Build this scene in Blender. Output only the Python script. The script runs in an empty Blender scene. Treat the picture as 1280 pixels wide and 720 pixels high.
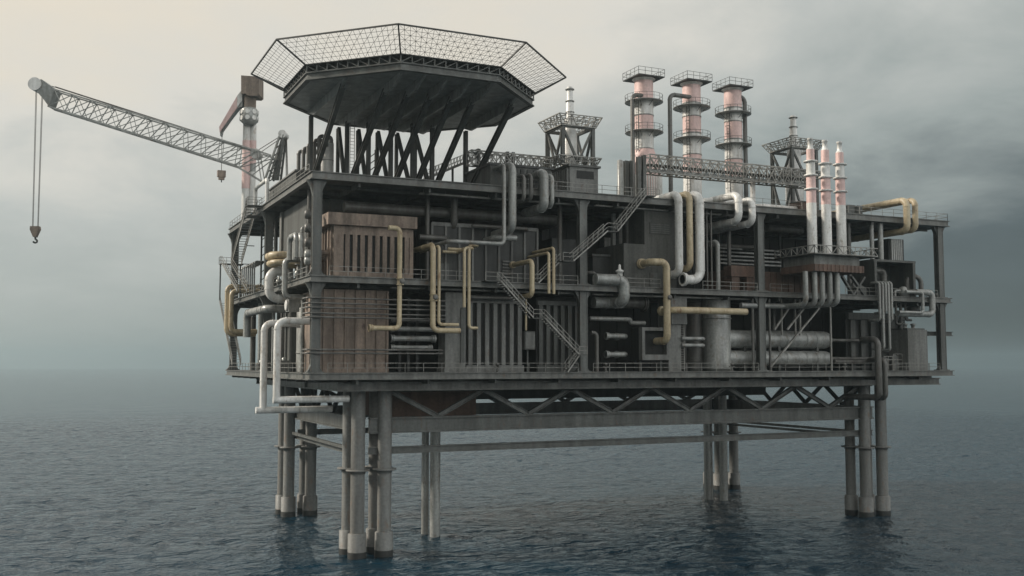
import bpy, math, random
from mathutils import Vector, Matrix, Quaternion
random.seed(7)
V = Vector
sc = bpy.context.scene
C = sc.collection

# ------------------------------------------------------------------ camera
FPX, YAW, PITCH = 1282.44, 0.43145, 0.073391
CAM = V((-28.722, -119.456, 1.1096))
_h = V((math.sin(YAW), math.cos(YAW), 0)); RGT = V((math.cos(YAW), -math.sin(YAW), 0))
FWD = _h * math.cos(PITCH) + V((0, 0, math.sin(PITCH)))
UPV = -_h * math.sin(PITCH) + V((0, 0, math.cos(PITCH)))
cd = bpy.data.cameras.new('camera'); cam = bpy.data.objects.new('camera', cd); C.objects.link(cam)
cd.sensor_width = 36; cd.lens = FPX / 1280 * 36; cd.clip_start = .5; cd.clip_end = 60000
m3 = Matrix((RGT, UPV, -FWD)).transposed()
cam.matrix_world = Matrix.Translation(CAM) @ m3.to_4x4()
sc.camera = cam

def P(px, py, Y=None, X=None, Z=None, D=None):
    """survey helper: the point seen at (px, py) of the 1280x720 photo on a known real plane of the platform"""
    d = FWD + RGT * ((px - 640) / FPX) - UPV * ((py - 360) / FPX)
    if Y is not None: t = (Y - CAM.y) / d.y
    elif X is not None: t = (X - CAM.x) / d.x
    elif Z is not None: t = (Z - CAM.z) / d.z
    else: t = D
    return CAM + d * t
def proj(p):
    d = p - CAM; w = d.dot(FWD)
    return (640 + FPX * d.dot(RGT) / w, 360 - FPX * d.dot(UPV) / w, w)
def mv(cur, ax, target, comp):
    p = cur.copy()
    for _ in range(12):
        a = proj(p)[comp]; q = p.copy(); q[ax] += .05
        g = (proj(q)[comp] - a) / .05
        p[ax] += (target - a) / g
    return p
def path(start, *moves):
    """start: (px, py, Y) or a Vector; moves: 'z' to image row, 'x'/'yx' to image column, 'Y'/'X'/'Z' absolute, 'dx'/'dy'/'dz' relative"""
    cur = start.copy() if isinstance(start, Vector) else P(start[0], start[1], Y=start[2])
    out = [cur]
    for k, v in moves:
        p = cur.copy()
        if k == 'z': p = mv(cur, 2, v, 1)
        elif k == 'x': p = mv(cur, 0, v, 0)
        elif k == 'yx': p = mv(cur, 1, v, 0)
        elif k == 'X': p.x = v
        elif k == 'Y': p.y = v
        elif k == 'Z': p.z = v
        elif k == 'dx': p.x += v
        elif k == 'dy': p.y += v
        elif k == 'dz': p.z += v
        out.append(p); cur = p
    return out

# ------------------------------------------------------------------ mesh builder
ORG = {}
class MB:
    def __init__(s): s.v = []; s.f = []; s.sm = []
    def add(s, vs, fs, smooth=False):
        n = len(s.v); s.v += [V(p) for p in vs]
        for f in fs: s.f.append([i + n for i in f]); s.sm.append(smooth)
        return s
    def box(s, x0, x1, y0, y1, z0, z1):
        return s.add([(x0,y0,z0),(x1,y0,z0),(x1,y1,z0),(x0,y1,z0),(x0,y0,z1),(x1,y0,z1),(x1,y1,z1),(x0,y1,z1)],
              [(0,3,2,1),(4,5,6,7),(0,1,5,4),(1,2,6,5),(2,3,7,6),(3,0,4,7)])
    def bar(s, a, b, w, h=None, up=(0,0,1)):
        a = V(a); b = V(b); h = h or w; d = (b - a).normalized(); u = V(up)
        if abs(d.dot(u)) > .98: u = V((0,1,0)) if abs(d.y) < .9 else V((1,0,0))
        r = d.cross(u).normalized(); u = r.cross(d).normalized()
        r = r * (w / 2); u = u * (h / 2)
        return s.add([a-r-u, a+r-u, a+r+u, a-r+u, b-r-u, b+r-u, b+r+u, b-r+u],
              [(0,3,2,1),(4,5,6,7),(0,1,5,4),(1,2,6,5),(2,3,7,6),(3,0,4,7)])
    def ibar(s, a, b, w, h, t=None, up=(0,0,1)):
        a = V(a); b = V(b); t = t or h * .14; d = (b - a).normalized(); u = V(up)
        if abs(d.dot(u)) > .98: u = V((0,1,0))
        r = d.cross(u).normalized(); u = r.cross(d).normalized()
        o = u * (h / 2 - t / 2)
        s.bar(a + o, b + o, w, t, up); s.bar(a - o, b - o, w, t, up)
        return s.bar(a, b, w * .3, h - 2 * t, up)
    def rod(s, a, b, r, n=5, cap=True, r2=None):
        a = V(a); b = V(b); d = (b - a)
        if d.length < 1e-6: return s
        d.normalize(); u = V((0,0,1)) if abs(d.z) < .9 else V((1,0,0))
        x = d.cross(u).normalized(); y = d.cross(x); r2 = r if r2 is None else r2
        vs = []
        for c, rr in ((a, r), (b, r2)):
            for k in range(n):
                t = 2 * math.pi * k / n; vs.append(c + (x * math.cos(t) + y * math.sin(t)) * rr)
        fs = [(k, (k+1) % n, n + (k+1) % n, n + k) for k in range(n)]
        s.add(vs, fs, n > 4)
        if cap: s.add(vs, [tuple(range(n))[::-1], tuple(range(n, 2*n))])
        return s
    def tube(s, pts, r, n=14, bend=None, seams=True, cap=True):
        pts = [V(p) for p in pts]; bend = bend or r * 2.2
        line = [pts[0]]; marks = []
        for i in range(1, len(pts) - 1):
            a, b, c = pts[i-1], pts[i], pts[i+1]
            u = (a - b); w = (c - b); lu, lw = u.length, w.length; u.normalize(); w.normalize()
            ang = u.angle(w)
            if ang > 3.05 or ang < .1: line.append(b); continue
            t = min(bend / math.tan(ang / 2), lu * (.5 if i > 1 else .95), lw * (.5 if i < len(pts) - 2 else .95)); R = t * math.tan(ang / 2)
            p0 = b + u * t; bis = (u + w).normalized(); ce = b + bis * (R / math.sin(ang / 2))
            p1 = b + w * t; v0 = p0 - ce; v1 = p1 - ce; q = v0.rotation_difference(v1)
            K = 6
            for k in range(K + 1):
                line.append(ce + Quaternion().slerp(q, k / K) @ v0)
            marks += [(p0, u), (p1, w)]
        line.append(pts[-1])
        ln = [line[0]]
        for p in line[1:]:
            if (p - ln[-1]).length > 1e-4: ln.append(p)
        d = (ln[1] - ln[0]).normalized(); u = V((0,0,1)) if abs(d.z) < .9 else V((1,0,0))
        x = d.cross(u).normalized(); rings = []
        for i, p in enumerate(ln):
            d2 = (ln[min(i+1, len(ln)-1)] - ln[max(i-1, 0)]).normalized()
            x = (d.rotation_difference(d2) @ x); d = d2
            x = (x - d * x.dot(d)).normalized(); y = d.cross(x)
            rings.append([p + (x * math.cos(2*math.pi*k/n) + y * math.sin(2*math.pi*k/n)) * r for k in range(n)])
        vs = [p for g in rings for p in g]; fs = []
        for i in range(len(rings) - 1):
            for k in range(n): fs.append((i*n+k, i*n+(k+1) % n, (i+1)*n+(k+1) % n, (i+1)*n+k))
        s.add(vs, fs, True)
        if cap: s.add(rings[0], [tuple(range(n))[::-1]]); s.add(rings[-1], [tuple(range(n))])
        if seams:
            for p, w in marks: s.rod(p - w * .05, p + w * .05, r * 1.07 + .01, n)
            for a, b in zip(pts[:-1], pts[1:]):
                L = (b - a).length; k = int(L / 5.5)
                for j in range(1, k + 1):
                    p = a + (b - a) * (j / (k + 1)); w = (b - a).normalized(); s.rod(p - w * .05, p + w * .05, r * 1.05 + .01, n)
        return s
    def lathe(s, c, prof, n=28, axis=2, cap=True):
        c = V(c); vs = []; ax = [(0,1,2),(1,2,0),(2,0,1)]
        for r, z in prof:
            for k in range(n):
                t = 2 * math.pi * k / n; a, b = r * math.cos(t), r * math.sin(t)
                if axis == 2: vs.append(c + V((a, b, z)))
                elif axis == 0: vs.append(c + V((z, a, b)))
                else: vs.append(c + V((b, z, a)))
        m = len(prof)
        for i in range(m - 1):
            sm = True
            s.add([], [], True)
        base = len(s.v); s.v += vs
        for i in range(m - 1):
            for k in range(n):
                s.f.append([base+i*n+k, base+i*n+(k+1) % n, base+(i+1)*n+(k+1) % n, base+(i+1)*n+k]); s.sm.append(True)
        if cap:
            s.add(vs[:n], [tuple(range(n))[::-1]]); s.add(vs[-n:], [tuple(range(n))])
        return s
    def prism(s, poly, z0, z1):
        n = len(poly)
        vs = [(x, y, z0) for x, y in poly] + [(x, y, z1) for x, y in poly]
        return s.add(vs, [tuple(range(n))[::-1], tuple(range(n, 2*n))] + [(k, (k+1) % n, n+(k+1) % n, n+k) for k in range(n)])
    def extrude(s, poly, d):
        """3D polygon thickened along d"""
        n = len(poly); d = V(d); vs = [V(p) for p in poly] + [V(p) + d for p in poly]
        return s.add(vs, [tuple(range(n))[::-1], tuple(range(n, 2*n))] + [(k, (k+1) % n, n+(k+1) % n, n+k) for k in range(n)])
    def ring(s, c, R, r, n=24, m=5):
        """horizontal thin ring"""
        c = V(c); vs = []; fs = []
        for k in range(n):
            t = 2*math.pi*k/n; e = V((math.cos(t), math.sin(t), 0))
            for j in range(m):
                a = 2*math.pi*j/m; vs.append(c + e * (R + r*math.cos(a)) + V((0,0,r*math.sin(a))))
        for k in range(n):
            for j in range(m): fs.append((k*m+j, ((k+1)%n)*m+j, ((k+1)%n)*m+(j+1)%m, k*m+(j+1)%m))
        return s.add(vs, fs, True)
    def rail(s, a, b, h=1.1, step=2.0, r=.035, mid=2):
        a = V(a); b = V(b); L = (b - a).length; k = max(1, round(L / step)); u = V((0,0,h))
        for j in range(k + 1):
            p = a + (b - a) * (j / k); s.bar(p, p + u, r*2)
        for i in range(mid): s.bar(a + u * ((i+1)/mid), b + u * ((i+1)/mid), r*2)
        return s
    def lattice(s, a, b, h, n, r=.06, up=(0,0,1), x=False):
        """planar truss strip between chord a-b and the chord h above it"""
        a = V(a); b = V(b); u = V(up) * h if not isinstance(h, Vector) else h
        s.bar(a, b, r*2.4); s.bar(a + u, b + u, r*2.4)
        for k in range(n + 1):
            p = a + (b - a) * (k / n); s.bar(p, p + u, r*1.6)
            if k < n:
                q = a + (b - a) * ((k+1) / n)
                if k % 2 or x: s.bar(p, q + u, r*1.6)
                if not k % 2 or x: s.bar(p + u, q, r*1.6)
        return s
    def build(s, name, mat, parent=None, label=None, cat=None, group=None, kind=None):
        if parent is not None: o0 = ORG[parent.name]
        else:
            lo = V((min(p[i] for p in s.v) for i in range(3))); hi = V((max(p[i] for p in s.v) for i in range(3)))
            o0 = V(((lo.x+hi.x)/2, (lo.y+hi.y)/2, lo.z))
        me = bpy.data.meshes.new(name)
        me.from_pydata([p - o0 for p in s.v], [], s.f); me.update()
        me.polygons.foreach_set('use_smooth', s.sm)
        me.materials.append(MAT[mat])
        o = bpy.data.objects.new(name, me); C.objects.link(o)
        if parent is not None: o.parent = parent
        else: o.location = o0
        ORG[o.name] = o0
        tag(o, label, cat, group, kind)
        return o
def tag(o, label=None, cat=None, group=None, kind=None):
    if label: o['label'] = label
    if cat: o['category'] = cat
    if group: o['group'] = group
    if kind: o['kind'] = kind
def thing(name, label, cat, loc, group=None):
    o = bpy.data.objects.new(name, None); o.empty_display_size = .5; C.objects.link(o); o.location = loc
    ORG[o.name] = V(loc); tag(o, label, cat, group); return o
def copy_tree(o, delta, parent=None):
    c = o.copy(); C.objects.link(c)
    if parent is None: c.location = o.location + V(delta)
    else: c.parent = parent
    ORG[c.name] = ORG[o.name] + V(delta)
    for ch in list(o.children): copy_tree(ch, delta, c)
    return c

# ------------------------------------------------------------------ materials
MAT = {}
def material(name, a, b, rough=.6, metal=0., scale=.85, streak=.13, contrast=(.38, .66), bump=.08, fine=.18, spots=None):
    m = bpy.data.materials.new(name); m.use_nodes = True; nt = m.node_tree; N = nt.nodes; L = nt.links
    bs = N['Principled BSDF']; bs.inputs['Metallic'].default_value = metal
    geo = N.new('ShaderNodeNewGeometry'); mp = N.new('ShaderNodeMapping'); mp.inputs['Scale'].default_value = (1, 1, streak)
    L.new(geo.outputs['Position'], mp.inputs['Vector'])
    n1 = N.new('ShaderNodeTexNoise'); n1.inputs['Scale'].default_value = scale; n1.inputs['Detail'].default_value = 7; n1.inputs['Roughness'].default_value = .62
    L.new(mp.outputs[0], n1.inputs['Vector'])
    rp = N.new('ShaderNodeValToRGB'); rp.color_ramp.elements[0].position = contrast[0]; rp.color_ramp.elements[1].position = contrast[1]
    rp.color_ramp.elements[0].color = (*b, 1); rp.color_ramp.elements[1].color = (*a, 1)
    L.new(n1.outputs['Fac'], rp.inputs[0])
    n2 = N.new('ShaderNodeTexNoise'); n2.inputs['Scale'].default_value = 3.1; n2.inputs['Detail'].default_value = 5
    L.new(geo.outputs['Position'], n2.inputs['Vector'])
    mr = N.new('ShaderNodeMapRange'); mr.inputs['From Min'].default_value = .3; mr.inputs['From Max'].default_value = .7
    mr.inputs['To Min'].default_value = 1 - fine; mr.inputs['To Max'].default_value = 1 + fine
    L.new(n2.outputs['Fac'], mr.inputs['Value'])
    mx = N.new('ShaderNodeMix'); mx.data_type = 'RGBA'; mx.blend_type = 'MULTIPLY'; mx.inputs['Factor'].default_value = 1
    L.new(rp.outputs[0], mx.inputs[6]); L.new(mr.outputs[0], mx.inputs[7])
    out = mx.outputs[2]
    if spots:
        n3 = N.new('ShaderNodeTexNoise'); n3.inputs['Scale'].default_value = 1.3; n3.inputs['Detail'].default_value = 8; n3.inputs['Roughness'].default_value = .7
        mp3 = N.new('ShaderNodeMapping'); mp3.inputs['Scale'].default_value = (1, 1, .45); mp3.inputs['Location'].default_value = (13, 7, 3)
        L.new(geo.outputs['Position'], mp3.inputs['Vector']); L.new(mp3.outputs[0], n3.inputs['Vector'])
        r3 = N.new('ShaderNodeMapRange'); r3.inputs['From Min'].default_value = .56; r3.inputs['From Max'].default_value = .7
        L.new(n3.outputs['Fac'], r3.inputs['Value'])
        m3_ = N.new('ShaderNodeMix'); m3_.data_type = 'RGBA'; m3_.inputs[7].default_value = (*spots, 1)
        L.new(r3.outputs[0], m3_.inputs[0]); L.new(out, m3_.inputs[6]); out = m3_.outputs[2]
    L.new(out, bs.inputs['Base Color'])
    rr = N.new('ShaderNodeMapRange'); rr.inputs['To Min'].default_value = min(1, rough + .12); rr.inputs['To Max'].default_value = max(.15, rough - .12)
    L.new(n1.outputs['Fac'], rr.inputs['Value']); L.new(rr.outputs[0], bs.inputs['Roughness'])
    bp = N.new('ShaderNodeBump'); bp.inputs['Strength'].default_value = bump; bp.inputs['Distance'].default_value = .2
    L.new(n2.outputs['Fac'], bp.inputs['Height']); L.new(bp.outputs[0], bs.inputs['Normal'])
    MAT[name] = m
    return m
RUST = (.095, .05, .032)
material('deck_steel', (.082, .085, .078), (.038, .039, .035), .55, .15, spots=(.055, .045, .036))
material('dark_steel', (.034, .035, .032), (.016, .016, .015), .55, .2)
material('beam_steel', (.105, .109, .102), (.055, .057, .052), .5, .2, spots=(.085, .06, .045))
material('grey_paint', (.155, .157, .148), (.08, .08, .074), .6, .0, spots=(.09, .065, .05))
material('pale_paint', (.68, .675, .65), (.42, .415, .39), .34, .0, fine=.1, spots=(.27, .22, .17))
material('grey_pipe', (.31, .316, .30), (.17, .172, .162), .34, .15, spots=(.14, .11, .085))
material('dim_pipe', (.125, .122, .112), (.06, .058, .052), .45, .1, spots=(.08, .06, .05))
material('tan_paint', (.47, .395, .26), (.30, .24, .15), .45, .0, fine=.12, spots=(.2, .12, .06))
material('brown_panel', (.24, .183, .143), (.105, .08, .062), .7, .0, spots=(.07, .045, .035))
material('rust_panel', (.145, .088, .064), (.08, .052, .04), .75, .0, spots=(.05, .035, .03))
material('leg_paint', (.165, .168, .16), (.085, .084, .077), .65, .0, scale=.45, spots=(.15, .105, .075))
material('concrete', (.18, .182, .172), (.10, .10, .092), .8, .0, scale=1.1, streak=.09)
material('red_paint', (.64, .45, .42), (.48, .335, .31), .5, .0, fine=.1, spots=(.42, .3, .26))
material('cable_steel', (.12, .11, .10), (.07, .065, .055), .5, .3)
material('rail_steel', (.26, .255, .235), (.14, .135, .12), .45, .2)
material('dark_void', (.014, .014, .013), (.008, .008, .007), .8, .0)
material('shaded_concrete', (.085, .085, .078), (.05, .05, .045), .8, .0, scale=1.1, streak=.09)  # copy of concrete, darkened: the blockhouse's deeper shade is put into the colour
material('edge_steel', (.135, .136, .126), (.07, .071, .064), .5, .1, spots=(.10, .075, .055))
# ------------------------------------------------------------------ sky, sun, haze, sea
SUN_HEAD, SUN_EL = math.radians(-62), math.radians(31)      # heading measured from +Y towards +X
sd = V((math.sin(SUN_HEAD) * math.cos(SUN_EL), math.cos(SUN_HEAD) * math.cos(SUN_EL), math.sin(SUN_EL)))
sl = bpy.data.lights.new('sun', 'SUN'); sl.energy = 5.0; sl.angle = math.radians(7); sl.color = (1, .91, .79)
so = bpy.data.objects.new('sun', sl); C.objects.link(so); so.rotation_euler = sd.to_track_quat('Z', 'Y').to_euler()
w = bpy.data.worlds.new('World'); sc.world = w; w.use_nodes = True; nt = w.node_tree; N = nt.nodes; L = nt.links
N.clear()
out = N.new('ShaderNodeOutputWorld')
tc = N.new('ShaderNodeTexCoord'); sep = N.new('ShaderNodeSeparateXYZ'); L.new(tc.outputs['Generated'], sep.inputs[0])
def math_n(op, a, b=None, c=None):
    n = N.new('ShaderNodeMath'); n.operation = op
    for i, x in enumerate((a, b, c)):
        if x is None: continue
        if isinstance(x, (int, float)): n.inputs[i].default_value = x
        else: L.new(x, n.inputs[i])
    return n.outputs[0]
gh, ge = math.radians(-22), math.radians(14)
gd = V((math.sin(gh) * math.cos(ge), math.cos(gh) * math.cos(ge), math.sin(ge)))
dt = N.new('ShaderNodeVectorMath'); dt.operation = 'DOT_PRODUCT'; dt.inputs[1].default_value = gd
L.new(tc.outputs['Generated'], dt.inputs[0])
zc = math_n('MAXIMUM', sep.outputs['Z'], 0.0)
den = math_n('ADD', zc, .24)
cx_ = math_n('DIVIDE', sep.outputs['X'], den); cy_ = math_n('DIVIDE', sep.outputs['Y'], den)
cmb = N.new('ShaderNodeCombineXYZ'); L.new(cx_, cmb.inputs[0]); L.new(cy_, cmb.inputs[1])
cn = N.new('ShaderNodeTexNoise'); cn.inputs['Scale'].default_value = 1.9; cn.inputs['Detail'].default_value = 9; cn.inputs['Roughness'].default_value = .6
cn.inputs['Distortion'].default_value = .25
L.new(cmb.outputs[0], cn.inputs['Vector'])
cl = math_n('MULTIPLY', math_n('MULTIPLY', math_n('SUBTRACT', cn.outputs['Fac'], .5), .48), math_n('MINIMUM', math_n('MULTIPLY_ADD', zc, 4.5, .1), 1.0))
ab = math_n('ABSOLUTE', dt.outputs['Value'])
fac = math_n('ADD', math_n('ADD', math_n('MAXIMUM', math_n('MULTIPLY', dt.outputs['Value'], .5), math_n('MULTIPLY', dt.outputs['Value'], -1.05)), math_n('MULTIPLY', zc, 1.2)), cl)  # steeper slope away from the glow adds fill from behind the viewer
rp = N.new('ShaderNodeValToRGB'); L.new(fac, rp.inputs[0]); cr = rp.color_ramp
stops = [(0.0, (.045, .056, .060)), (.16, (.064, .080, .083)), (.30, (.108, .135, .142)), (.46, (.38, .42, .405)), (.60, (.56, .58, .55)), (.72, (.77, .745, .675)), (.86, (.85, .775, .645)), (1.0, (.70, .715, .71))]
cr.elements[0].position, cr.elements[0].color = stops[0][0], (*stops[0][1], 1)
cr.elements[1].position, cr.elements[1].color = stops[-1][0], (*stops[-1][1], 1)
for p_, c_ in stops[1:-1]:
    e = cr.elements.new(p_); e.color = (*c_, 1)
sky = N.new('ShaderNodeTexSky'); sky.sky_type = 'NISHITA'; sky.sun_disc = False; sky.sun_elevation = SUN_EL; sky.sun_rotation = SUN_HEAD
b1 = N.new('ShaderNodeBackground'); L.new(math_n('MULTIPLY_ADD', math_n('MAXIMUM', math_n('MULTIPLY', dt.outputs['Value'], -1.0), 0.0), 1.75, 1.0), b1.inputs['Strength'])      # unseen sky behind the viewer brightened, added as fill for the front faces
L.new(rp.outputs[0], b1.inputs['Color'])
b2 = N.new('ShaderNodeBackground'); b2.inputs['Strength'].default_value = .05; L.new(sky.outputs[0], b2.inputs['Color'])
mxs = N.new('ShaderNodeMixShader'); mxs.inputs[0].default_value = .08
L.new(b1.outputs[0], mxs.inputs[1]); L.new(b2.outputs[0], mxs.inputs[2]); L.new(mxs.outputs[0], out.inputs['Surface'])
vs_ = sc.view_settings; vs_.view_transform = 'Standard'; vs_.look = 'None'; vs_.exposure = 0; vs_.gamma = 1; vs_.use_curve_mapping = False
sc.cycles.use_denoising = True
sc.cycles.volume_bounces = 1; sc.cycles.max_bounces = 8; sc.cycles.diffuse_bounces = 3; sc.cycles.glossy_bounces = 3

# haze: one closed box of thin air round the camera and the whole scene
hm = bpy.data.materials.new('haze_air'); hm.use_nodes = True; hn = hm.node_tree; hn.nodes.clear()
ho = hn.nodes.new('ShaderNodeOutputMaterial'); pv = hn.nodes.new('ShaderNodeVolumePrincipled')
pv.inputs['Color'].default_value = (.64, .765, .805, 1); pv.inputs['Density'].default_value = HAZE_DENSITY = .00032; pv.inputs['Anisotropy'].default_value = .81
hn.links.new(pv.outputs[0], ho.inputs['Volume']); MAT['haze_air'] = hm
SEA = -23.0
hz = MB().box(-5200, 5200, -5200, 5200, SEA - 4.5, 58).build('haze', 'haze_air', kind='stuff')
hz['label'] = 'pale grey sea haze thinning upwards over the water'

# sea: one sheet far past the horizon, real swell near the platform
sm = bpy.data.materials.new('sea_water'); sm.use_nodes = True; nt = sm.node_tree; N = nt.nodes; L = nt.links
bs = N['Principled BSDF']; bs.inputs['Base Color'].default_value = (.004, .021, .035, 1); bs.inputs['Roughness'].default_value = .08; bs.inputs['IOR'].default_value = 1.33
geo = N.new('ShaderNodeNewGeometry')
def wave(sx, sy, rot, scale, detail, rough=.6, dist=0.):
    mp = N.new('ShaderNodeMapping'); mp.inputs['Scale'].default_value = (sx, sy, 1); mp.inputs['Rotation'].default_value = (0, 0, rot)
    n = N.new('ShaderNodeTexNoise'); n.inputs['Scale'].default_value = scale; n.inputs['Detail'].default_value = detail; n.inputs['Roughness'].default_value = rough; n.inputs['Distortion'].default_value = dist
    L.new(geo.outputs['Position'], mp.inputs['Vector']); L.new(mp.outputs[0], n.inputs['Vector']); return n.outputs['Fac']
h0 = wave(.5, 1, YAW, .30, 4, .6, .4)
h1 = math_n('SUBTRACT', 1.0, math_n('ABSOLUTE', math_n('MULTIPLY_ADD', h0, 2.6, -1.3)))
h4 = wave(.55, 1, YAW + .25, .8, 4, .65, .2); h2 = wave(.6, 1, YAW + .5, .10, 3); h3 = wave(.5, 1, YAW - .3, 1.5, 3)
ht = math_n('ADD', math_n('ADD', math_n('MULTIPLY', h1, .55), math_n('MULTIPLY', h2, 2.0)), math_n('ADD', math_n('MULTIPLY', h3, .12), math_n('MULTIPLY', h4, .35)))
bp = N.new('ShaderNodeBump'); bp.inputs['Strength'].default_value = 1; bp.inputs['Distance'].default_value = 1.1
L.new(ht, bp.inputs['Height']); L.new(bp.outputs[0], bs.inputs['Normal'])
MAT['sea_water'] = sm
import numpy as np
rng = np.random.default_rng(5)
X0, X1, Y0, Y1, ST = -70, 430, -56, 470, .6
xs_ = np.arange(X0, X1 + ST / 2, ST); ys_ = np.arange(Y0, Y1 + ST / 2, ST); X1, Y1 = float(xs_[-1]), float(ys_[-1])
gx, gy = np.meshgrid(xs_, ys_); gz = np.zeros_like(gx); dx = np.zeros_like(gx); dy = np.zeros_like(gx)
wind = math.pi / 2 - YAW + math.pi - .35                          # swell running roughly towards the viewer
for k in range(42):
    lam = 1.75 * (1.032 ** k) * (1 + .1 * rng.random()); th = wind + rng.normal(0, .8); kk = 2 * math.pi / lam
    am = .0054 * lam ** .85 * (.7 + .6 * rng.random()); ph = kk * (gx * math.cos(th) + gy * math.sin(th)) + rng.random() * 6.283
    gz += am * np.cos(ph); dx -= am * .9 * math.cos(th) * np.sin(ph); dy -= am * .9 * math.sin(th) * np.sin(ph)
# patchy wind: amplitude varies slowly over the water
pt = .85 + .28 * np.sin(gx * .031 + 1.3 + np.sin(gy * .023)) * np.sin(gy * .027 + .4)
ed = np.clip(np.minimum(np.minimum((gx - X0) / 30, (X1 - gx) / 190), np.minimum((gy - Y0) / 30, (Y1 - gy) / 230)), 0, 1); ed = ed * ed * (3 - 2 * ed) * pt
co = np.stack([gx + dx * ed, gy + dy * ed, SEA + gz * ed], -1).reshape(-1, 3)
ny, nx = gx.shape; ii = np.arange(nx * ny).reshape(ny, nx)
fa = np.stack([ii[:-1, :-1], ii[:-1, 1:], ii[1:, 1:], ii[1:, :-1]], -1).reshape(-1, 4)
S_ = 5000
far = [(-S_, -S_), (S_, -S_), (S_, S_), (-S_, S_), (X0, Y0), (X1, Y0), (X1, Y1), (X0, Y1)]
nb = len(co); co = np.concatenate([co, np.array([(x, y, SEA) for x, y in far])])
fa = np.concatenate([fa, nb + np.array([(0, 1, 5, 4), (1, 2, 6, 5), (2, 3, 7, 6), (3, 0, 4, 7)])])
me = bpy.data.meshes.new('sea'); me.vertices.add(len(co)); me.vertices.foreach_set('co', co.astype(np.float32).ravel())
me.loops.add(fa.size); me.loops.foreach_set('vertex_index', fa.astype(np.int32).ravel())
me.polygons.add(len(fa)); me.polygons.foreach_set('loop_start', np.arange(0, fa.size, 4, dtype=np.int32))
me.polygons.foreach_set('use_smooth', np.ones(len(fa), dtype=bool)); me.update(calc_edges=True); me.validate()
me.materials.append(sm); so_ = bpy.data.objects.new('sea', me); C.objects.link(so_); so_['kind'] = 'structure'
# ------------------------------------------------------------------ the platform itself
LX, WY = 103.9, 58.8
ZM, ZT = 11.55, 24.0
plat = thing('oil_platform', 'huge grey three-deck offshore platform standing on clustered legs in the sea', 'oil platform', (LX/2, WY/2, SEA))
def deck(name, z, th, x0=0, x1=LX, y0=0, y1=WY):
    m = MB(); i = .35
    m.box(x0 + i, x1 - i, y0 + i, y1 - i, z - th + .1, z - .02)
    # joists under the plate
    y = y0 + 4
    while y < y1 - 2:
        m.box(x0 + .7, x1 - .7, y, y + .25, z - th - .35, z - th + .098); y += 5.2
    x = x0 + 6
    while x < x1 - 3:
        m.box(x, x + .3, y0 + .7, y1 - .7, z - th - .55, z - th + .096); x += 9.1
    o = m.build(name, 'deck_steel', plat)
    fl = .12; m = MB()
    for zz in (z - fl, z - th):
        m.box(x0, x1, y0, y0 + .6, zz, zz + fl); m.box(x0, x1, y1 - .6, y1, zz, zz + fl)
        m.box(x0, x0 + .6, y0 + .602, y1 - .602, zz, zz + fl); m.box(x1 - .6, x1, y0 + .602, y1 - .602, zz, zz + fl)
    m.box(x0 + .2, x1 - .2, y0 + .2, y0 + .34, z - th + fl, z - fl); m.box(x0 + .2, x1 - .2, y1 - .34, y1 - .2, z - th + fl, z - fl)
    m.box(x0 + .2, x0 + .34, y0 + .342, y1 - .342, z - th + fl, z - fl); m.box(x1 - .34, x1 - .2, y0 + .342, y1 - .342, z - th + fl, z - fl)
    m.build('edge_beam', 'edge_steel', o)
    return o
d_low = deck('lower_deck', 0, .85); d_mid = deck('middle_deck', ZM, .8); d_top = deck('upper_deck', ZT, .95)
# railings, one mesh per deck
def railing(dk, z, segs):
    for a, b in segs: MB().rail((*a, z), (*b, z), 1.15, 2.4, .028).build('railing', 'rail_steel', dk)
e = .25
railing(d_low, 0, [((2.4, e), (36, e)), ((38.3, e), (65.5, e)), ((67.8, e), (88, e)), ((91.5, e), (101, e)), ((e, 2.4), (e, 21)), ((e, 22), (e, 56.5)), ((LX - e, 2.4), (LX - e, 56)), ((2, WY - e), (102, WY - e))])
railing(d_mid, ZM, [((2.4, e), (21, e)), ((25, e), (36, e)), ((38.3, e), (49, e)), ((56, e), (65.5, e)), ((67.8, e), (72, e)), ((82, e), (101, e)), ((e, 2.4), (e, 24)), ((e, 30), (e, 56.5)), ((LX - e, 2.4), (LX - e, 56))])
railing(d_top, ZT, [((26, e), (49, e)), ((59.5, e), (74, e)), ((76, e), (LX - e, e)), ((e, 2), (e, WY - e)), ((LX - e, e), (LX - e, WY - e)), ((e, WY - e), (LX - e, WY - e))])

def column(x, y, z0, z1, w=1.0):
    """H-section column with flared brackets at head and foot"""
    m = MB(); a = w / 2; t = .13
    m.box(x - a, x + a, y - a, y - a + t, z0, z1); m.box(x - a, x + a, y + a - t, y + a, z0, z1); m.box(x - .12, x + .12, y - a + t, y + a - t, z0, z1)
    m.box(x - a - .06, x - a + .05, y - a - .05, y - a + .25, z0, z1); m.box(x + a - .05, x + a + .06, y - a - .05, y - a + .25, z0, z1)
    for sx in (-1, 1):
        for zb, zd in ((z1, -1), (z0, 1)):
            hh = 1.9 if zd < 0 else 1.0; ww = .75 if zd < 0 else .55
            poly = [(x + sx * a, y - .32, zb), (x + sx * (a + ww), y - .32, zb), (x + sx * (a + ww * .35), y - .32, zb + zd * hh * .45), (x + sx * a, y - .32, zb + zd * hh)]
            m.extrude(poly, (0, .64, 0))
    m.box(x - a - .5, x + a + .5, y - a - .2, y + a + .2, z0, z0 + .14)
    return m
colx = (1.0, 37.1, 66.6, 102.4)
for x in colx:
    for y in (1.15, 29.4, WY - 1.2):
        for z0, z1 in ((0, ZM - .8), (ZM, ZT - .95)):
            column(x, y, z0 + .001, z1 - .001).build('column', 'beam_steel', plat)
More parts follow.
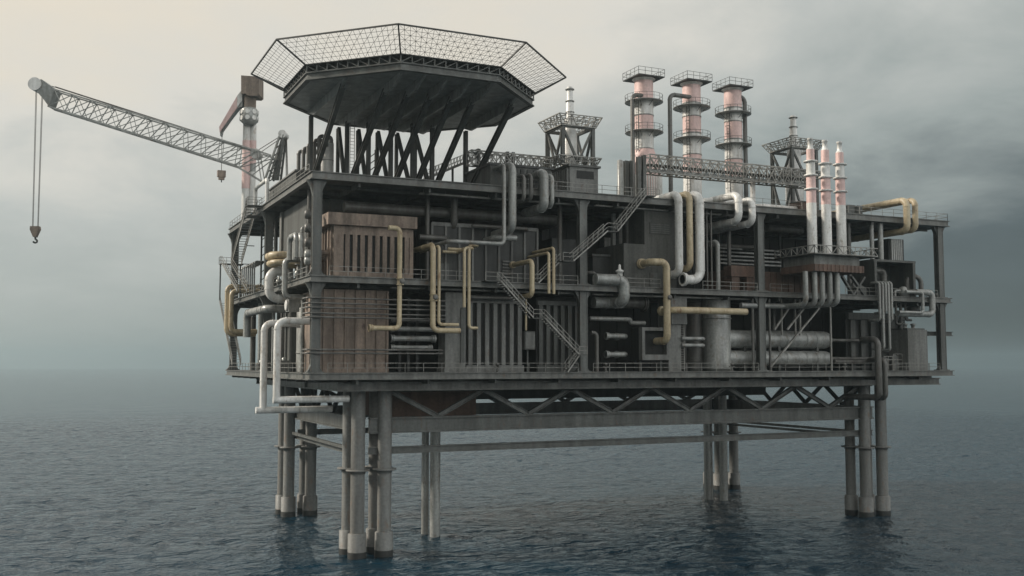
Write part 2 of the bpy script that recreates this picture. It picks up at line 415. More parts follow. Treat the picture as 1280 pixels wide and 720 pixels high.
# substructure frame under the lower deck
FY0, FX0, FX1, FY1 = 3.2, P(421, 480, Y=3.2).x, P(1173, 474, Y=3.2).x, WY - 5
m = MB()
zf = -1.75
for y in (FY0, 20, 38, FY1): m.ibar((FX0, y, zf), (FX1, y, zf), .9, 1.1)
for x in (FX0 + .45, 26, 50, 76, FX1 - .45):
    for a, b in ((FY0, 20), (20, 38), (38, FY1)): m.ibar((x, a + .46, zf), (x, b - .46, zf), .8, 1.06)
m.build('frame_beam', 'edge_steel', plat)
# legs
zc = P(444, 589, Y=6.6).z; zs = P(444, 666, Y=6.6).z
lx, ly = (7.9, 11.5), (6.5, 9.8)
clusters = [(8.0, 11.5, 6.5, 9.6), (8.0, 11.5, 45.2, 48.2), (91.0, 94.5, 6.5, 9.4), (91.0, 94.5, 45.2, 48.2)]
legs = []
for (xa, xb, ya, yb) in clusters:
    for (x, y, r) in ((xa, ya, .88), (xb, ya, .88), (xa - .35, yb, .78), (xb - .35, yb, .78)):
        lg = MB().lathe((x, y, 0), [(r, SEA - 3), (r, zs), (r, zc), (r, -1.2)], 24).build('leg', 'leg_paint', plat)
        MB().lathe((x, y, 0), [(r + .27, SEA - 3.5), (r + .27, zs - .12), (r + .02, zs)], 24, cap=False).build('sleeve', 'leg_paint', lg)
        MB().lathe((x, y, 0), [(r + .275, SEA - 3), (r + .285, SEA + .35), (r + .272, SEA + .75)], 24, cap=False).build('wet_band', 'dark_steel', lg)
        MB().lathe((x, y, 0), [(r + .02, zc - .35), (r + .09, zc - .3), (r + .09, zc), (r + .62, zc + .02), (r + .62, zc + .2), (r + .02, zc + .22)], 24, cap=False).build('collar', 'leg_paint', lg)
    # short ties inside a cluster
# truss girders at front and rear rows
def girder(y, r):
    topz = P(640, 489, Y=y).z if y < 10 else -2.4
    nodes_b = [523, 637, 757, 859, 964, 1054]; nodes_t = [470, 578, 695, 810, 911, 1009, 1085]
    zb = P(640, 518, Y=6.9).z
    m = MB(); zt = -2.35
    ch = MB().ibar((9.5, y, zb - 1.0), (93, y, zb - 1.0), 1.0, 2.0, .22).build('lower_chord', 'beam_steel', plat)
    xs = []
    for i in range(13):
        a = 12.2 + i * 6.55
        xs.append(a)
    for i in range(12):
        za, zb_ = (zt, zb) if i % 2 == 0 else (zb, zt)
        MB().ibar((xs[i], y, za), (xs[i+1], y, zb_), .55, .62).build('diagonal', 'beam_steel', plat)
    MB().bar((9.5, y, zt), (93, y, zt), .6, .35).build('upper_chord', 'dark_steel', plat)
    zl = P(640, 553, Y=6.9).z
    MB().ibar((9.5, y + .1, zl - .45), (93, y + .1, zl - .45), .6, .9).build('tie_beam', 'beam_steel', plat)
    return zb, zl
zb, zl = girder(6.9, 0); girder(46, 0)
MB().bar((12, 30, -3.4), (90, 30, -3.4), 1.0, 2.2).build('middle_girder', 'dark_steel', plat)
for x in (9.0, 93.2):
    MB().ibar((x, 8, zb - 1.0), (x, 46, zb - 1.0), .9, 1.9, .2).build('side_chord', 'beam_steel', plat)
    for k, (dx, dz) in enumerate(((-.6, -.15), (.1, -.85))):
        MB().bar((x + dx, 8, zl - .3 + dz), (x + dx, 46.5, zl - .3 + dz), .42, .42).build('side_tie', 'beam_steel', plat)
    ys = [9 + i * 4.6 for i in range(9)]
    for i in range(8):
        za, zz = (-2.3, zb) if i % 2 == 0 else (zb, -2.3)
        MB().ibar((x, ys[i], za), (x, ys[i+1], zz), .5, .5).build('side_diagonal', 'dark_steel', plat)
# conductor pipes between the legs
for a in ((531, 668, .52), (543.5, 670, .72), (886, 624, .78), (905, 625, .72), ):
    q = P(a[0], a[1], Z=SEA); 
    MB().lathe((q.x, q.y, 0), [(a[2], SEA - 3), (a[2], -2)], 20).build('conductor_pipe', 'grey_pipe', plat)
MB().box(14, 28, 16, 26, -6.2, -2.3).build('caisson_box', 'rust_panel', plat)
# ------------------------------------------------------------------ helideck
HX, HY, AP = 13.3, 3.2, 14.8
def octo(ap, cx=HX, cy=HY):
    R = ap / math.cos(math.pi/8)
    return [(cx + R * math.sin(math.pi/8 + k*math.pi/4), cy - R * math.cos(math.pi/8 + k*math.pi/4)) for k in range(8)]
heli = thing('helideck', 'octagonal steel landing deck with outward safety nets on slanting struts', 'helideck', (HX, HY, ZT))
HZ = 34.0
m = MB(); m.prism(octo(AP - .35), HZ + .12, HZ + .8); slab = m.build('deck_plate', 'grey_pipe', heli)
m = MB(); o0, o1 = octo(AP), octo(AP - .3)
def oct_ring(m, ao, ai, z0, z1):
    A, B = octo(ao), octo(ai)
    for k in range(8):
        j = (k + 1) % 8
        vs = [(*A[k], z0), (*A[j], z0), (*B[j], z0), (*B[k], z0), (*A[k], z1), (*A[j], z1), (*B[j], z1), (*B[k], z1)]
        m.add(vs, [(0,3,2,1),(4,5,6,7),(0,1,5,4),(1,2,6,5),(2,3,7,6),(3,0,4,7)])
oct_ring(m, AP, AP - .6, HZ, HZ + .14); oct_ring(m, AP, AP - .6, HZ + .78, HZ + .92); oct_ring(m, AP - .22, AP - .34, HZ + .14, HZ + .78)
m.build('fascia_beam', 'beam_steel', heli)
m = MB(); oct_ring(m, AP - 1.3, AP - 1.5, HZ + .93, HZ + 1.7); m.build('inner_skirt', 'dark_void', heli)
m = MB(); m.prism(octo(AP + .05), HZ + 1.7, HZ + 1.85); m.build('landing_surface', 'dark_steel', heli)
A = octo(AP - .12)
for k in range(8):
    a, b = A[k], A[(k + 1) % 8]
    m = MB(); n = 9
    for i in range(n):
        p = V((*a, HZ + .92)).lerp(V((*b, HZ + .92)), i / n); q = V((*a, HZ + .92)).lerp(V((*b, HZ + .92)), (i + 1) / n)
        u = V((0, 0, .78)); m.bar(p, p + u, .14); m.bar(p, q + u, .1) if k in (7, 0, 1) else m.bar(p + u, q, .1)
    m.build('edge_truss', 'beam_steel', heli)
B0, B1 = octo(AP + .1), octo(AP + 3.75); z0, z1 = HZ + 1.78, HZ + 3.85
for k in range(8):
    j = (k + 1) % 8
    a0, a1, b0, b1 = V((*B0[k], z0)), V((*B1[k], z1)), V((*B0[j], z0)), V((*B1[j], z1))
    m = MB(); r = .022
    n, rows = (22, 6) if k in (0, 6, 7) else (15, 6)
    def S(u, v): return a0.lerp(b0, u).lerp(a1.lerp(b1, u), v)
    for i in range(1, n): m.rod(S(i/n, 0), S(i/n, 1), r, 4, False)
    for i in range(1, rows): m.rod(S(0, i/rows), S(1, i/rows), r, 4, False)
    if k in (0, 7, 6, 3):
        for i in range(n):
            for q in range(rows):
                if (i + q) % 2 == 0: m.rod(S(i/n, q/rows), S((i+1)/n, (q+1)/rows), r, 3, False)
                elif k == 7: m.rod(S((i+1)/n, q/rows), S(i/n, (q+1)/rows), r, 3, False)
    net = m.build('safety_net', 'dark_steel', heli)
    m = MB(); m.bar(a1, b1, .16); m.bar(a0, a1, .16); m.bar(a0, b0, .1); m.build('net_frame', 'dark_steel', net)
fx = [HX + d for d in (-10.75, -5.6, -2.8, 0, 2.8, 5.6, 10.9)]
fpx = [388.5, 434, 461, 489, 516.5, 541, 583]
def ext(x):  # y extent of the octagon at x
    d = abs(x - HX); c = AP * math.tan(math.pi/8)
    return AP - .7 - max(0, d - c)
for i, (x, px) in enumerate(zip(fx, fpx)):
    # foot: on the upper deck, at the image column where the post stands
    f = mv(V((x, 4.0, ZT)), 1, px, 0); y0 = f.y
    ex = ext(x)
    g = MB(); yA, yB = HY - ex, HY + ex
    g.extrude([(x - .16, yA, HZ + .11), (x - .16, yB, HZ + .11), (x - .16, yB - 3.5, HZ - 1.05), (x - .16, yA + 3.5, HZ - 1.05)], (.32, 0, 0))
    g.build('girder', 'grey_pipe', heli)
    MB().ibar((x, y0, ZT), (x, -4.4, HZ - .6), .55, .7).build('strut', 'deck_steel', heli)
    MB().ibar((x, y0 + .35, ZT), (x, y0 + .35, HZ - .7), .5, .6, up=(0, 1, 0)).build('post', 'deck_steel', heli)
    yb = min(y0 + 7.5, HY + ex - .5)
    if 1 <= i <= 5:
        MB().ibar((x, y0 + .7, ZT), (x, yb - .3, HZ - .7), .45, .52).build('back_strut', 'deck_steel', heli)
        MB().ibar((x, yb, ZT), (x, yb, HZ - .7), .42, .46, up=(0, 1, 0)).build('rear_post', 'deck_steel', heli)
# ------------------------------------------------------------------ helpers for plant
def ppm(px, Y): return FPX / proj(P(px, 360, Y=Y))[2]
def pp(mat, wpx, start, moves, label, name='pipe', cat='pipe', group=None, fl=(0, 0), bend=None, n=16, seams=True):
    pts = path(start, *moves)
    r = wpx / 2 / (FPX / proj(pts[0])[2])
    o = MB().tube(pts, r, n, bend or r * 2.1, seams).build(name, mat, None, label, cat, group)
    for e, i, j in ((fl[0], 0, 1), (fl[1], -1, -2)):
        if e:
            d = (pts[j] - pts[i]).normalized(); p = pts[i]
            MB().rod(p, p + d * .22, r * 1.45, 16).rod(p + d * .3, p + d * .5, r * 1.35, 16).build('flange', mat, o)
    return o
def ext_box(px0, px1, py0, py1, Y):
    a, b = P(px0, py1, Y=Y), P(px0, py0, Y=Y); c = P(px1, 400, Y=Y)
    return a.x, c.x, a.z, b.z
def yback(x, z, Y, px): return mv(V((x, Y, z)), 1, px, 0).y
def block(name, mat, x0, x1, y0, y1, z0, z1, label, cat, group=None):
    t = thing(name, label, cat, ((x0+x1)/2, (y0+y1)/2, z0), group)
    MB().box(x0, x1, y0, y1, z0, z1).build('body', mat, t); return t
def ribs(m, x0, x1, y, z0, z1, n, w, d):
    for i in range(n):
        c = x0 + (x1 - x0) * (i + .5) / n; m.box(c - w/2, c + w/2, y - d, y, z0, z1)
    return m

# ================================================================== FRONT, first bay, upper storey
x0, x1, z0, z1 = ext_box(418, 516, 266, 344, 2.6); z0 = ZM + .002
yb = yback(x0, z0 + 4, 2.6, 404)
t = thing('machinery_module', 'brown louvred machinery module with overhanging roof behind the front corner column', 'module', ((x0+x1)/2, (2.6+yb)/2, z0))
zr = P(418, 281, Y=2.6).z; zl_ = P(418, 292, Y=2.6).z; zb_ = P(418, 339, Y=2.6).z
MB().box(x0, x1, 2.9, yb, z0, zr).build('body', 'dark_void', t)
m = MB().box(x0 - .004, x1, 2.6, 2.95, zl_, zr - .003).box(x0 - .004, x1, 2.6, 2.95, z0, zb_).box(x0 - .004, x0 + 1.1, 2.6, 2.95, zb_ + .002, zl_ - .002).box(x1 - .5, x1, 2.6, 2.95, zb_ + .002, zl_ - .002)
ribs(m, x0 + 1.1, x1 - .4, 2.8, zb_ + .002, zl_ - .002, 9, .54, .25)
m.build('louvred_front', 'brown_panel', t)
m = MB().box(x0 - .12, x0 - .004, 2.6, yb, z0, zr - .01)
for k in range(4):
    y = 3.3 + k * (yb - 4) / 3; m.box(x0 - .3, x0 - .122, y, y + .35, z0, zr - .02)
m.build('side_wall', 'brown_panel', t)
MB().box(x0 - 1.0, x1 + .3, 2.0, yb + .3, zr, z1).build('roof', 'brown_panel', t)
for k in range(3):
    pp('brown_panel', 7, V((x0 - .1, 5 + k * 1.6, ZM + 3.2 - k*.6)), [('dx', -1.6), ('dz', -2.2)], ('first', 'second', 'third')[k] + ' short brown duct on the side wall of the louvred module, counted from the column', 'duct', 'duct', 'short ducts beside the louvred module')
pp('dim_pipe', 14, (430, 258, 7), [('x', 700), ('dy', 6)], 'long dark pipe slung under the upper deck above the louvred module', bend=1.6)
pp('dim_pipe', 9, (568, 236, 5.5), [('z', 284), ('dy', 3), ('x', 545)], 'grey pipe dropping from the upper deck onto the dark container')
# dark container with ribs
x0, x1, z0, z1 = ext_box(540, 672, 278, 344, 5.5); z0 = ZM + .002
t = thing('process_container', 'dark grey ribbed process container between the tan pipes on the middle deck', 'container', ((x0+x1)/2, 8, z0))
MB().box(x0, x1, 5.7, 12, z0, z1).build('body', 'dark_steel', t)
m = MB()
for k in range(9):
    c = x0 + (x1 - x0) * k / 8.; m.box(c - .14, c + .14, 5.45, 5.698, z0, z1)
m.box(x0, x1, 5.5, 5.697, z1 - .4, z1 + .1)
m.build('frame_rib', 'grey_paint', t)
MB().box(x0 + 1.2, x0 + 2.4, 5.58, 5.69, z0 + .2, z0 + 2.6).build('door', 'deck_steel', t)
m = MB()
for k in range(7): m.box(x1 - 5.2, x1 - 4.0, 5.5, 5.69, z0 + .6 + k * .42, z0 + .82 + k * .42)
m.build('vent_grille', 'grey_paint', t)
for k, (px, w_, yy) in enumerate(((690, 30, 9), (715, 18, 12))):
    a = P(px, 345, Y=yy); x2 = P(px + w_, 345, Y=yy).x
    block('equipment_cabinet', 'dark_steel', a.x, x2, yy, yy + 4, ZM + .003, ZM + 7.2 - k, ('tall dark equipment cabinet right of the ribbed container', 'narrow dark equipment cabinet behind the second front column')[k], 'cabinet')
# two grey risers over the edge of the upper deck
pp('grey_pipe', 10, V((P(640.5, 205, Y=-.8).x, 3.5, P(640.5, 206, Y=-.8).z)), [('Y', -.8), ('z', 287), ('Y', 5)], 'thick pale grey riser bent over the upper deck edge beside a thinner one')
q = path((630, 206, -1.0), ('z', 304))
pp('grey_pipe', 5, V((q[0].x, 3.5, q[0].z)), [('Y', -1.0), ('z', 305), ('x', 562), ('Y', 5)], 'thin pale grey riser turning left along the dark container')
pp('grey_pipe', 8, V((P(645, 298, Y=1.5).x, 1.5, P(645, 298, Y=1.5).z)), [('x', 622), ('dy', 4)], 'short grey cross pipe behind the foot of the thick riser')
# tan pipes
TG = 'tan pipes on the front of the platform'
pp('tan_paint', 6.2, (486, 284.5, -.7), [('x', 500), ('z', 410.5), ('x', 461)], 'tan pipe hanging in front of the louvred module and turning left above the brown wall', group=TG, fl=(0, 1))
pp('tan_paint', 6.6, V((P(541.5, 306, Y=-.8).x, 6, P(541.5, 306, Y=-.8).z)), [('Y', -.8), ('z', 413), ('x', 575)], 'thick tan pipe with a long right foot, left of the grey pillar', group=TG)
pp('tan_paint', 3.8, V((P(549, 308, Y=-.8).x, 6, P(549, 308, Y=-.8).z)), [('Y', -.8), ('z', 405.5), ('x', 573)], 'thin tan pipe close beside the thick tan pipe left of the grey pillar', group=TG)
pp('tan_paint', 3.8, (553, 314.5, 4.5), [('x', 572), ('Y', -.8), ('x', 580.5), ('z', 384)], 'thin tan pipe ending short in front of the grey pillar', group=TG)
pp('tan_paint', 3.8, (560, 311, 4.5), [('x', 578), ('Y', -.8), ('x', 586.5), ('z', 410), ('x', 597)], 'thin tan pipe with a short right foot beside the ribbed louvre wall', group=TG)
pp('tan_paint', 6.0, V((P(665, 326, Y=-.7).x, 5.4, P(665, 326, Y=-.7).z)), [('Y', -.7), ('z', 369), ('dy', 4)], 'thick tan pipe looping over the stair head in the middle of the front', group=TG, fl=(1, 0))
pp('tan_paint', 3.6, V((P(686, 316, Y=-.7).x, 5.4, P(686, 316, Y=-.7).z)), [('Y', -.7), ('z', 367)], 'shorter of the two thin tan pipes left of the second front column', group=TG)
pp('tan_paint', 3.8, V((P(692, 310, Y=-.7).x, 5.4, P(692, 310, Y=-.7).z)), [('Y', -.7), ('z', 367.5)], 'taller of the two thin tan pipes left of the second front column', group=TG)

# ================================================================== FRONT, first bay, lower storey
zc_ = ZM - 1.45
x0, x1, z0, z1 = ext_box(403, 486, 360, 462, 2.3); z0 = .002
t = thing('brown_panel_house', 'brown plank-ribbed machinery house on the lower deck beside the corner column', 'module', ((x0+x1)/2, 6, z0))
MB().box(x0, x1, 2.5, 12, z0, zc_).build('body', 'brown_panel', t)
m = MB()
for k in range(7):
    c = x0 + .15 + (x1 - x0 - .3) * k / 6.; m.box(c - .13, c + .13, 2.28, 2.498, z0 + .5, zc_ - .1)
m.box(x0, x1, 2.2, 2.496, z0, z0 + .48)
m.box(x0 - .25, x0 - .002, 2.4, 12, z0, zc_)
m.build('batten', 'brown_panel', t)
RG = 'thin pipes along the brown panel house'
nm = ['topmost', 'second', 'third', 'fourth', 'lowest']
for k, py in enumerate((372.5, 379, 384.5, 391.5, 396.5)):
    z = P(396, py, Y=.9).z
    q = V((-.15, 2.6, z))
    pts = [q, V((-.15, .33, z)), V((P(557, 380, Y=.3).x, .35, z))]
    MB().tube(pts, .11, 8, .5, False).build('thin_pipe', 'dim_pipe', None, nm[k] + ' of five thin grey pipes wrapping the front corner below the middle deck', 'pipe', RG)
for k, py in enumerate((437, 441.5)):
    z = P(396, py, Y=.9).z
    MB().tube([V((-.15, 2.4, z)), V((-.15, .38, z)), V((P(553, 437, Y=.4).x, .4, z))], .11, 8, .5, False).build('thin_pipe', 'dim_pipe', None, ('upper', 'lower')[k] + ' of two thin grey pipes wrapping the corner low down', 'pipe', RG)
for k, (py, w_, mt) in enumerate(((411, 6, 'grey_pipe'), (423, 7, 'grey_pipe'), (434, 5, 'grey_pipe'), (400, 5, 'dim_pipe'))):
    pp(mt, w_, (488, py, 3.2), [('x', 548 - k * 4)], ('topmost pale', 'fat ribbed middle', 'lowest pale', 'dark upper')[k] + ' pipe in the gap between the brown house and the grey pillar', group='pipes in the gap', fl=(1, 1))
for k in range(3):
    a = P(499 + k * 11, 462, Y=5)
    MB().bar((a.x, 5, .001), (a.x, 5, 9.5), .35).bar((a.x - .8, 5, 3.2), (a.x + .8, 5, 3.2), .2).build('pipe_stanchion', 'dark_steel', None, ('left', 'middle', 'right')[k] + ' pipe stanchion behind the pipes in the gap', 'stanchion')
x0, x1, z0, z1 = ext_box(556.5, 582, 358, 462, 1.8)
t = thing('grey_pillar', 'broad flat grey pillar standing on the lower deck behind the tan pipes', 'pillar', ((x0+x1)/2, 3, .002))
MB().box(x0, x1, 1.8, 4.4, .002, ZM - 1.45).build('shaft', 'concrete', t)
MB().box(x0 - .15, x1 + .15, 1.65, 4.5, .004, .5).build('plinth', 'concrete', t)
MB().box(x1 - .7, x1 - .2, 1.6, 1.798, 1.2, 8.2).build('cable_tray', 'deck_steel', t)
for k, (pa, pb, lab, mt, n) in enumerate(((583, 655, 'wide louvre wall with pale ribs right of the grey pillar', 'grey_paint', 7), (672, 726, 'dim louvre wall with broad ribs behind the lower stair', 'deck_steel', 6))):
    x0, x1, z0, z1 = ext_box(pa, pb, 368, 462, 2.6 + k)
    yy = 2.6 + k
    t = thing('louvre_wall', lab, 'louvre wall', ((x0+x1)/2, 5, .002))
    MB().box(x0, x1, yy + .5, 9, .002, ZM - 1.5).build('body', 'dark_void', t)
    m = MB(); ribs(m, x0, x1, yy + .45, .9, 8.9, n, .55, .4); m.build('rib', mt, t)
    MB().box(x0, x1, yy, yy + .48, .003, .88).box(x0, x1, yy, yy + .48, 8.92, 9.5).build('frame', mt, t)
pp('dim_pipe', 5, (588, 371.5, 1.9), [('x', 642)], 'dull tan pipe lying along the head of the wide louvre wall')
x0, x1, z0, z1 = ext_box(656, 669, 414, 437, 2.4)
t = thing('junction_box', 'small grey junction box between the two louvre walls', 'junction box', ((x0+x1)/2, 2.8, z0))
MB().box(x0, x1, 2.4, 3.4, z0, z1).build('case', 'deck_steel', t); MB().box(x0 + .12, x1 - .12, 2.32, 2.398, z0 + .15, z1 - .15).build('lid', 'grey_paint', t)
MB().bar(((x0+x1)/2, 3.2, 0), ((x0+x1)/2, 3.2, z0), .2).build('stand', 'deck_steel', t)
pp('tan_paint', 2.6, (657.5, 374, 2.2), [('z', 413)], 'slim tan conduit running down to the small junction box', seams=False)

# ================================================================== stairs on the front
def flight(root, a, b, w, n):
    """a top, b bottom, both at the outer string; w width along +Y"""
    a, b = V(a), V(b); wv = V((0, w, 0))
    for o in (V((0, 0, 0)), wv): MB().bar(a + o, b + o, .08, .17).build('stringer', 'rail_steel', root)
    m = MB()
    for k in range(1, n):
        p = a.lerp(b, k / n); m.box(p.x - .17, p.x + .17, p.y + .05, p.y + w - .05, p.z - .03, p.z + .03)
    m.build('treads', 'deck_steel', root)
    m = MB(); u = V((0, 0, 1.05))
    for o in (V((0, 0, 0)), wv):
        m.bar(a + o + u, b + o + u, .075); m.bar(a + o + u * .5, b + o + u * .5, .05)
        for k in range(0, n + 1, 3): p = a.lerp(b, k / n) + o; m.bar(p, p + u, .06)
    m.build('handrail', 'rail_steel', root)
def landing(root, x0, x1, y0, y1, z):
    m = MB().box(x0, x1, y0, y1, z - .12, z); m.build('landing', 'deck_steel', root)
    m = MB().rail((x0, y0, z), (x1, y0, z), 1.05, 1.4, .03); m.build('handrail', 'rail_steel', root)
ys = -1.35; w_ = 1.15
A = P(808, 253, Y=ys); B = P(772, 289, Y=ys); B2 = P(760, 286.5, Y=ys); Cc = P(717, 326, Y=ys); C2 = P(704, 323.5, Y=ys)
A.z = ZT; B2.z = B.z; C2.z = Cc.z
t = thing('steel_stair', 'grey steel stair rising right from the middle deck to the upper deck', 'stair', (B.x, ys, ZM))
flight(t, A, B, w_, 17); landing(t, B2.x, B.x, ys, ys + w_, B.z); flight(t, B2, Cc, w_, 20); landing(t, C2.x, Cc.x, ys, 0.2, Cc.z)
flight(t, (C2.x + .2, ys + 1.2, Cc.z), (C2.x - 3.0, ys + 1.2, ZM), w_, 10); landing(t, A.x, A.x + 1.6, ys, -.05, ZT)
A = P(626, 357, Y=ys); A0 = P(607, 355, Y=ys); B = P(667, 397, Y=ys); B2 = P(681, 397.5, Y=ys); D = P(724, 443, Y=ys); D2 = P(734, 443.5, Y=ys)
A.z = A0.z = ZM; B2.z = B.z; D2.z = D.z
t = thing('steel_stair', 'grey steel stair falling right from the middle deck to the lower deck', 'stair', (B.x, ys, 0))
landing(t, A0.x, A.x, ys, -.02, ZM); flight(t, A, B, w_, 17); landing(t, B.x, B2.x, ys, ys + w_, B.z); flight(t, B2, D, w_, 17); landing(t, D.x, D2.x, ys, -.02, D.z)
flight(t, (D.x + .2, ys + .15, D.z), (D.x - 1.6, ys + .15, 0), 1.1, 7)

# ================================================================== FRONT, second bay, upper storey
x0, x1, z0, z1 = ext_box(780, 846, 304, 358, 2.2); z0 = ZM + .002
xs = P(806, 330, Y=2.2).x; zt_ = P(806, 257, Y=2.2).z
t = thing('blockhouse', 'stepped grey concrete blockhouse between the upper stair and the white risers', 'blockhouse', ((x0+x1)/2, 6, z0))
MB().box(xs, x1, 2.2, 10, z0, ZT - 1.5).build('tall_wall', 'shaded_concrete', t)
MB().box(x0, xs - .002, 2.2, 10, z0, z1).build('low_wall', 'shaded_concrete', t)
x2 = P(741, 330, Y=6).x
t = thing('control_cabin', 'dark low cabin with pale window panes behind the upper stair', 'cabin', (x2 + 3, 8, z0))
MB().box(x2, x0 + .6, 6, 11, z0, ZM + 4.6).build('body', 'dark_steel', t)
MB().box(x2 - .2, x0 + .8, 5.8, 11.2, ZM + 4.602, ZM + 4.9).build('roof', 'deck_steel', t)
a = P(756, 308, Y=8); b = P(763, 290, Y=8)
MB().box(a.x, b.x, 8, 8.2, ZM + 4.902, ZM + 7.6).build('window_pane', 'grey_pipe', t)
for k, px in enumerate((768, 776, 785)):
    a = P(px, 300, Y=6.5)
    MB().box(a.x - .25, a.x + .25, 6.5, 7, ZM + 4.9, ZT - 1.5).build('post', 'grey_paint', t)
WG = 'white risers over the upper deck edge'
def riser(px, py, y0, ye, mat, wpx, label, tail, yback_=7, **k):
    q = P(px, py, Y=y0)
    return pp(mat, wpx, V((q.x, yback_, q.z)), [('Y', y0), ('z', ye)] + tail, label, group=WG, **k)
riser(848, 242.5, -.8, 342, 'pale_paint', 9.5, 'narrow white riser left of the tan riser, bent over the upper deck', [('Y', 2.2)])
riser(861.5, 242, -.8, 335, 'tan_paint', 8, 'tan riser squeezed between two white risers', [('Y', 2.2)])
q = P(874, 243, Y=-1)
pp('pale_paint', 11, V((P(862, 243, Y=7).x, 7, q.z)), [('X', q.x), ('Y', -1), ('z', 350), ('x', 853)], 'broad white riser right of the tan riser, turned left at its foot', group=WG, fl=(0, 1), bend=1.3)
riser(923, 243, -.8, 276, 'pale_paint', 9, 'left white elbow of the pair near the third front column', [('Y', 12)])
riser(940, 250, -.8, 279, 'pale_paint', 8.6, 'right white elbow of the pair near the third front column', [('Y', 12)])
for k, px in enumerate((883.5, 889)):
    a = P(px, 300, Y=1.2); MB().tube([(a.x, 1.2, ZM), (a.x, 1.2, ZT - 1)], .14, 8, None, False).build('thin_pipe', 'dim_pipe', None, ('left', 'right')[k] + ' thin upright conduit right of the broad white riser', 'pipe')
pp('grey_pipe', 5.5, V((P(897, 302, Y=1).x, 3.2, P(897, 302, Y=1).z)), [('Y', 1.0), ('Z', ZM)], 'slim grey pipe standing right of the thin conduits on the middle deck')
# elbow with valve
o = pp('grey_pipe', 14.5, (744, 349, -.2), [('x', 780), ('z', 377), ('dy', 3.2), ('x', 742)], 'stout pale pipe elbow carrying a valve on the middle deck edge', bend=.95)
a = P(774.5, 345, Y=-.2)
MB().lathe((a.x, -.2, a.z), [(.42, 0), (.42, .5), (.55, .52), (.55, .75), (.22, .9), (.16, 1.5), (.05, 1.6)], 14).build('valve', 'pale_paint', o)
pp('tan_paint', 9, V((P(816, 328, Y=-.9).x, 2.1, P(832, 328, Y=-.9).z)), [('Y', -.9), ('x', 833), ('z', 426), ('Y', 2.5)], 'tall tan pipe dropping from the blockhouse to the recessed box below', group=TG, fl=(1, 1), bend=.9)
q = P(842, 387.5, Y=-.9)
pp('tan_paint', 8.4, V((q.x, 2.2, q.z)), [('Y', -.9), ('x', 933)], 'level tan pipe reaching right below the middle deck edge', group=TG, fl=(1, 0), bend=.9)

# ================================================================== FRONT, second bay, lower storey
def tank(px0, px1, py0, py1, Y, mat, label, bands=(.12, .88)):
    a, b = P(px0, py1, Y=Y), P(px1, py1, Y=Y); r = (b.x - a.x) / 2 * .96; cx = (a.x + b.x) / 2; zt = P((px0+px1)/2, py0, Y=Y).z
    t = thing('storage_tank', label, 'tank', (cx, Y + r, .002))
    MB().lathe((cx, Y + r, 0), [(r, .35), (r, zt - .3), (r * .9, zt), (r * .3, zt + .25)], 32).build('shell', mat, t)
    for f in bands: MB().lathe((cx, Y + r, zt * f), [(r * 1.0, -.12), (r * 1.045, -.1), (r * 1.045, .1), (r, .12)], 32, cap=False).build('band', mat, t)
    MB().lathe((cx, Y + r, 0), [(r * 1.06, .002), (r * 1.06, .34)], 32).build('base_ring', 'deck_steel', t)
    return t
tank(892, 922, 372, 459, 2.2, 'grey_pipe', 'large pale grey cylindrical tank left of the third front column', (.72,))
tank(866, 889, 366, 459, 5.2, 'dim_pipe', 'dark slender tank half hidden behind the large pale tank')
tank(853, 868, 366, 459, 6.8, 'dim_pipe', 'thin dark tank beside the ladder pillar', (.6,))
x0, x1, z0, z1 = ext_box(836, 856, 370, 462, 1.6)
t = thing('ladder_pillar', 'grey steel pillar with a rung ladder behind the long tan pipe', 'pillar', ((x0+x1)/2, 3, .002))
MB().box(x0, x1 - .7, 1.6, 4.2, .002, ZM - 1.45).build('shaft', 'concrete', t)
m = MB()
for k in range(26): m.bar((x1 - .7, 1.7, .4 + k * .33), (x1 - .1, 1.7, .4 + k * .33), .05)
m.bar((x1 - .68, 1.7, .002), (x1 - .68, 1.7, 9.6), .08).bar((x1 - .1, 1.7, .002), (x1 - .1, 1.7, 9.6), .08)
m.build('ladder', 'rail_steel', t)
a, b = P(838, 405, Y=1.5), P(857, 372, Y=1.5)
MB().box(a.x, b.x, 1.2, 1.598, a.z, b.z).build('access_plate', 'grey_paint', t)
x0, x1, z0, z1 = ext_box(803, 836, 409, 450, 1.0)
t = thing('valve_housing', 'grey square housing with a recess where the tall tan pipe enters', 'housing', ((x0+x1)/2, 2, z0))
i = .75
MB().box(x0, x1, 1.9, 4, z0, z1).build('back_plate', 'dark_void', t)
MB().box(x0, x1, 1.0, 1.898, z0, z0 + i).box(x0, x1, 1.0, 1.898, z1 - i * .6, z1).box(x0, x0 + i * .6, 1.0, 1.897, z0 + i + .002, z1 - i * .6 - .002).box(x1 - i * .5, x1, 1.0, 1.897, z0 + i + .002, z1 - i * .6 - .002).build('frame', 'grey_paint', t)
MB().bar((x0 + .5, 2.5, .002), (x0 + .5, 2.5, z0), .35).bar((x1 - .5, 2.5, .002), (x1 - .5, 2.5, z0), .35).build('stand', 'deck_steel', t)
for k, (pa, pb, py, w_, yy, mt) in enumerate(((737, 790, 398, 5.5, 3.5, 'grey_pipe'), (757, 784, 420, 6.5, 3, 'grey_pipe'), (757, 784, 443, 6.5, 3, 'grey_pipe'), (852, 881, 423, 4.6, 1.2, 'grey_pipe'), (852, 881, 431.5, 4.6, 1.2, 'grey_pipe'))):
    pp(mt, w_, (pa, py, yy), [('x', pb), ('dy', 3)] if k else [('x', 788), ('dz', -.5), ('x', 806)], ('long dim level pipe right of the second front column', 'upper short pale pipe stub left of the valve housing', 'lower short pale pipe stub left of the valve housing', 'upper of two short white pipes left of the pale tank', 'lower of two short white pipes left of the pale tank')[k], fl=(1, 1) if k in (1, 2) else (0, 0))
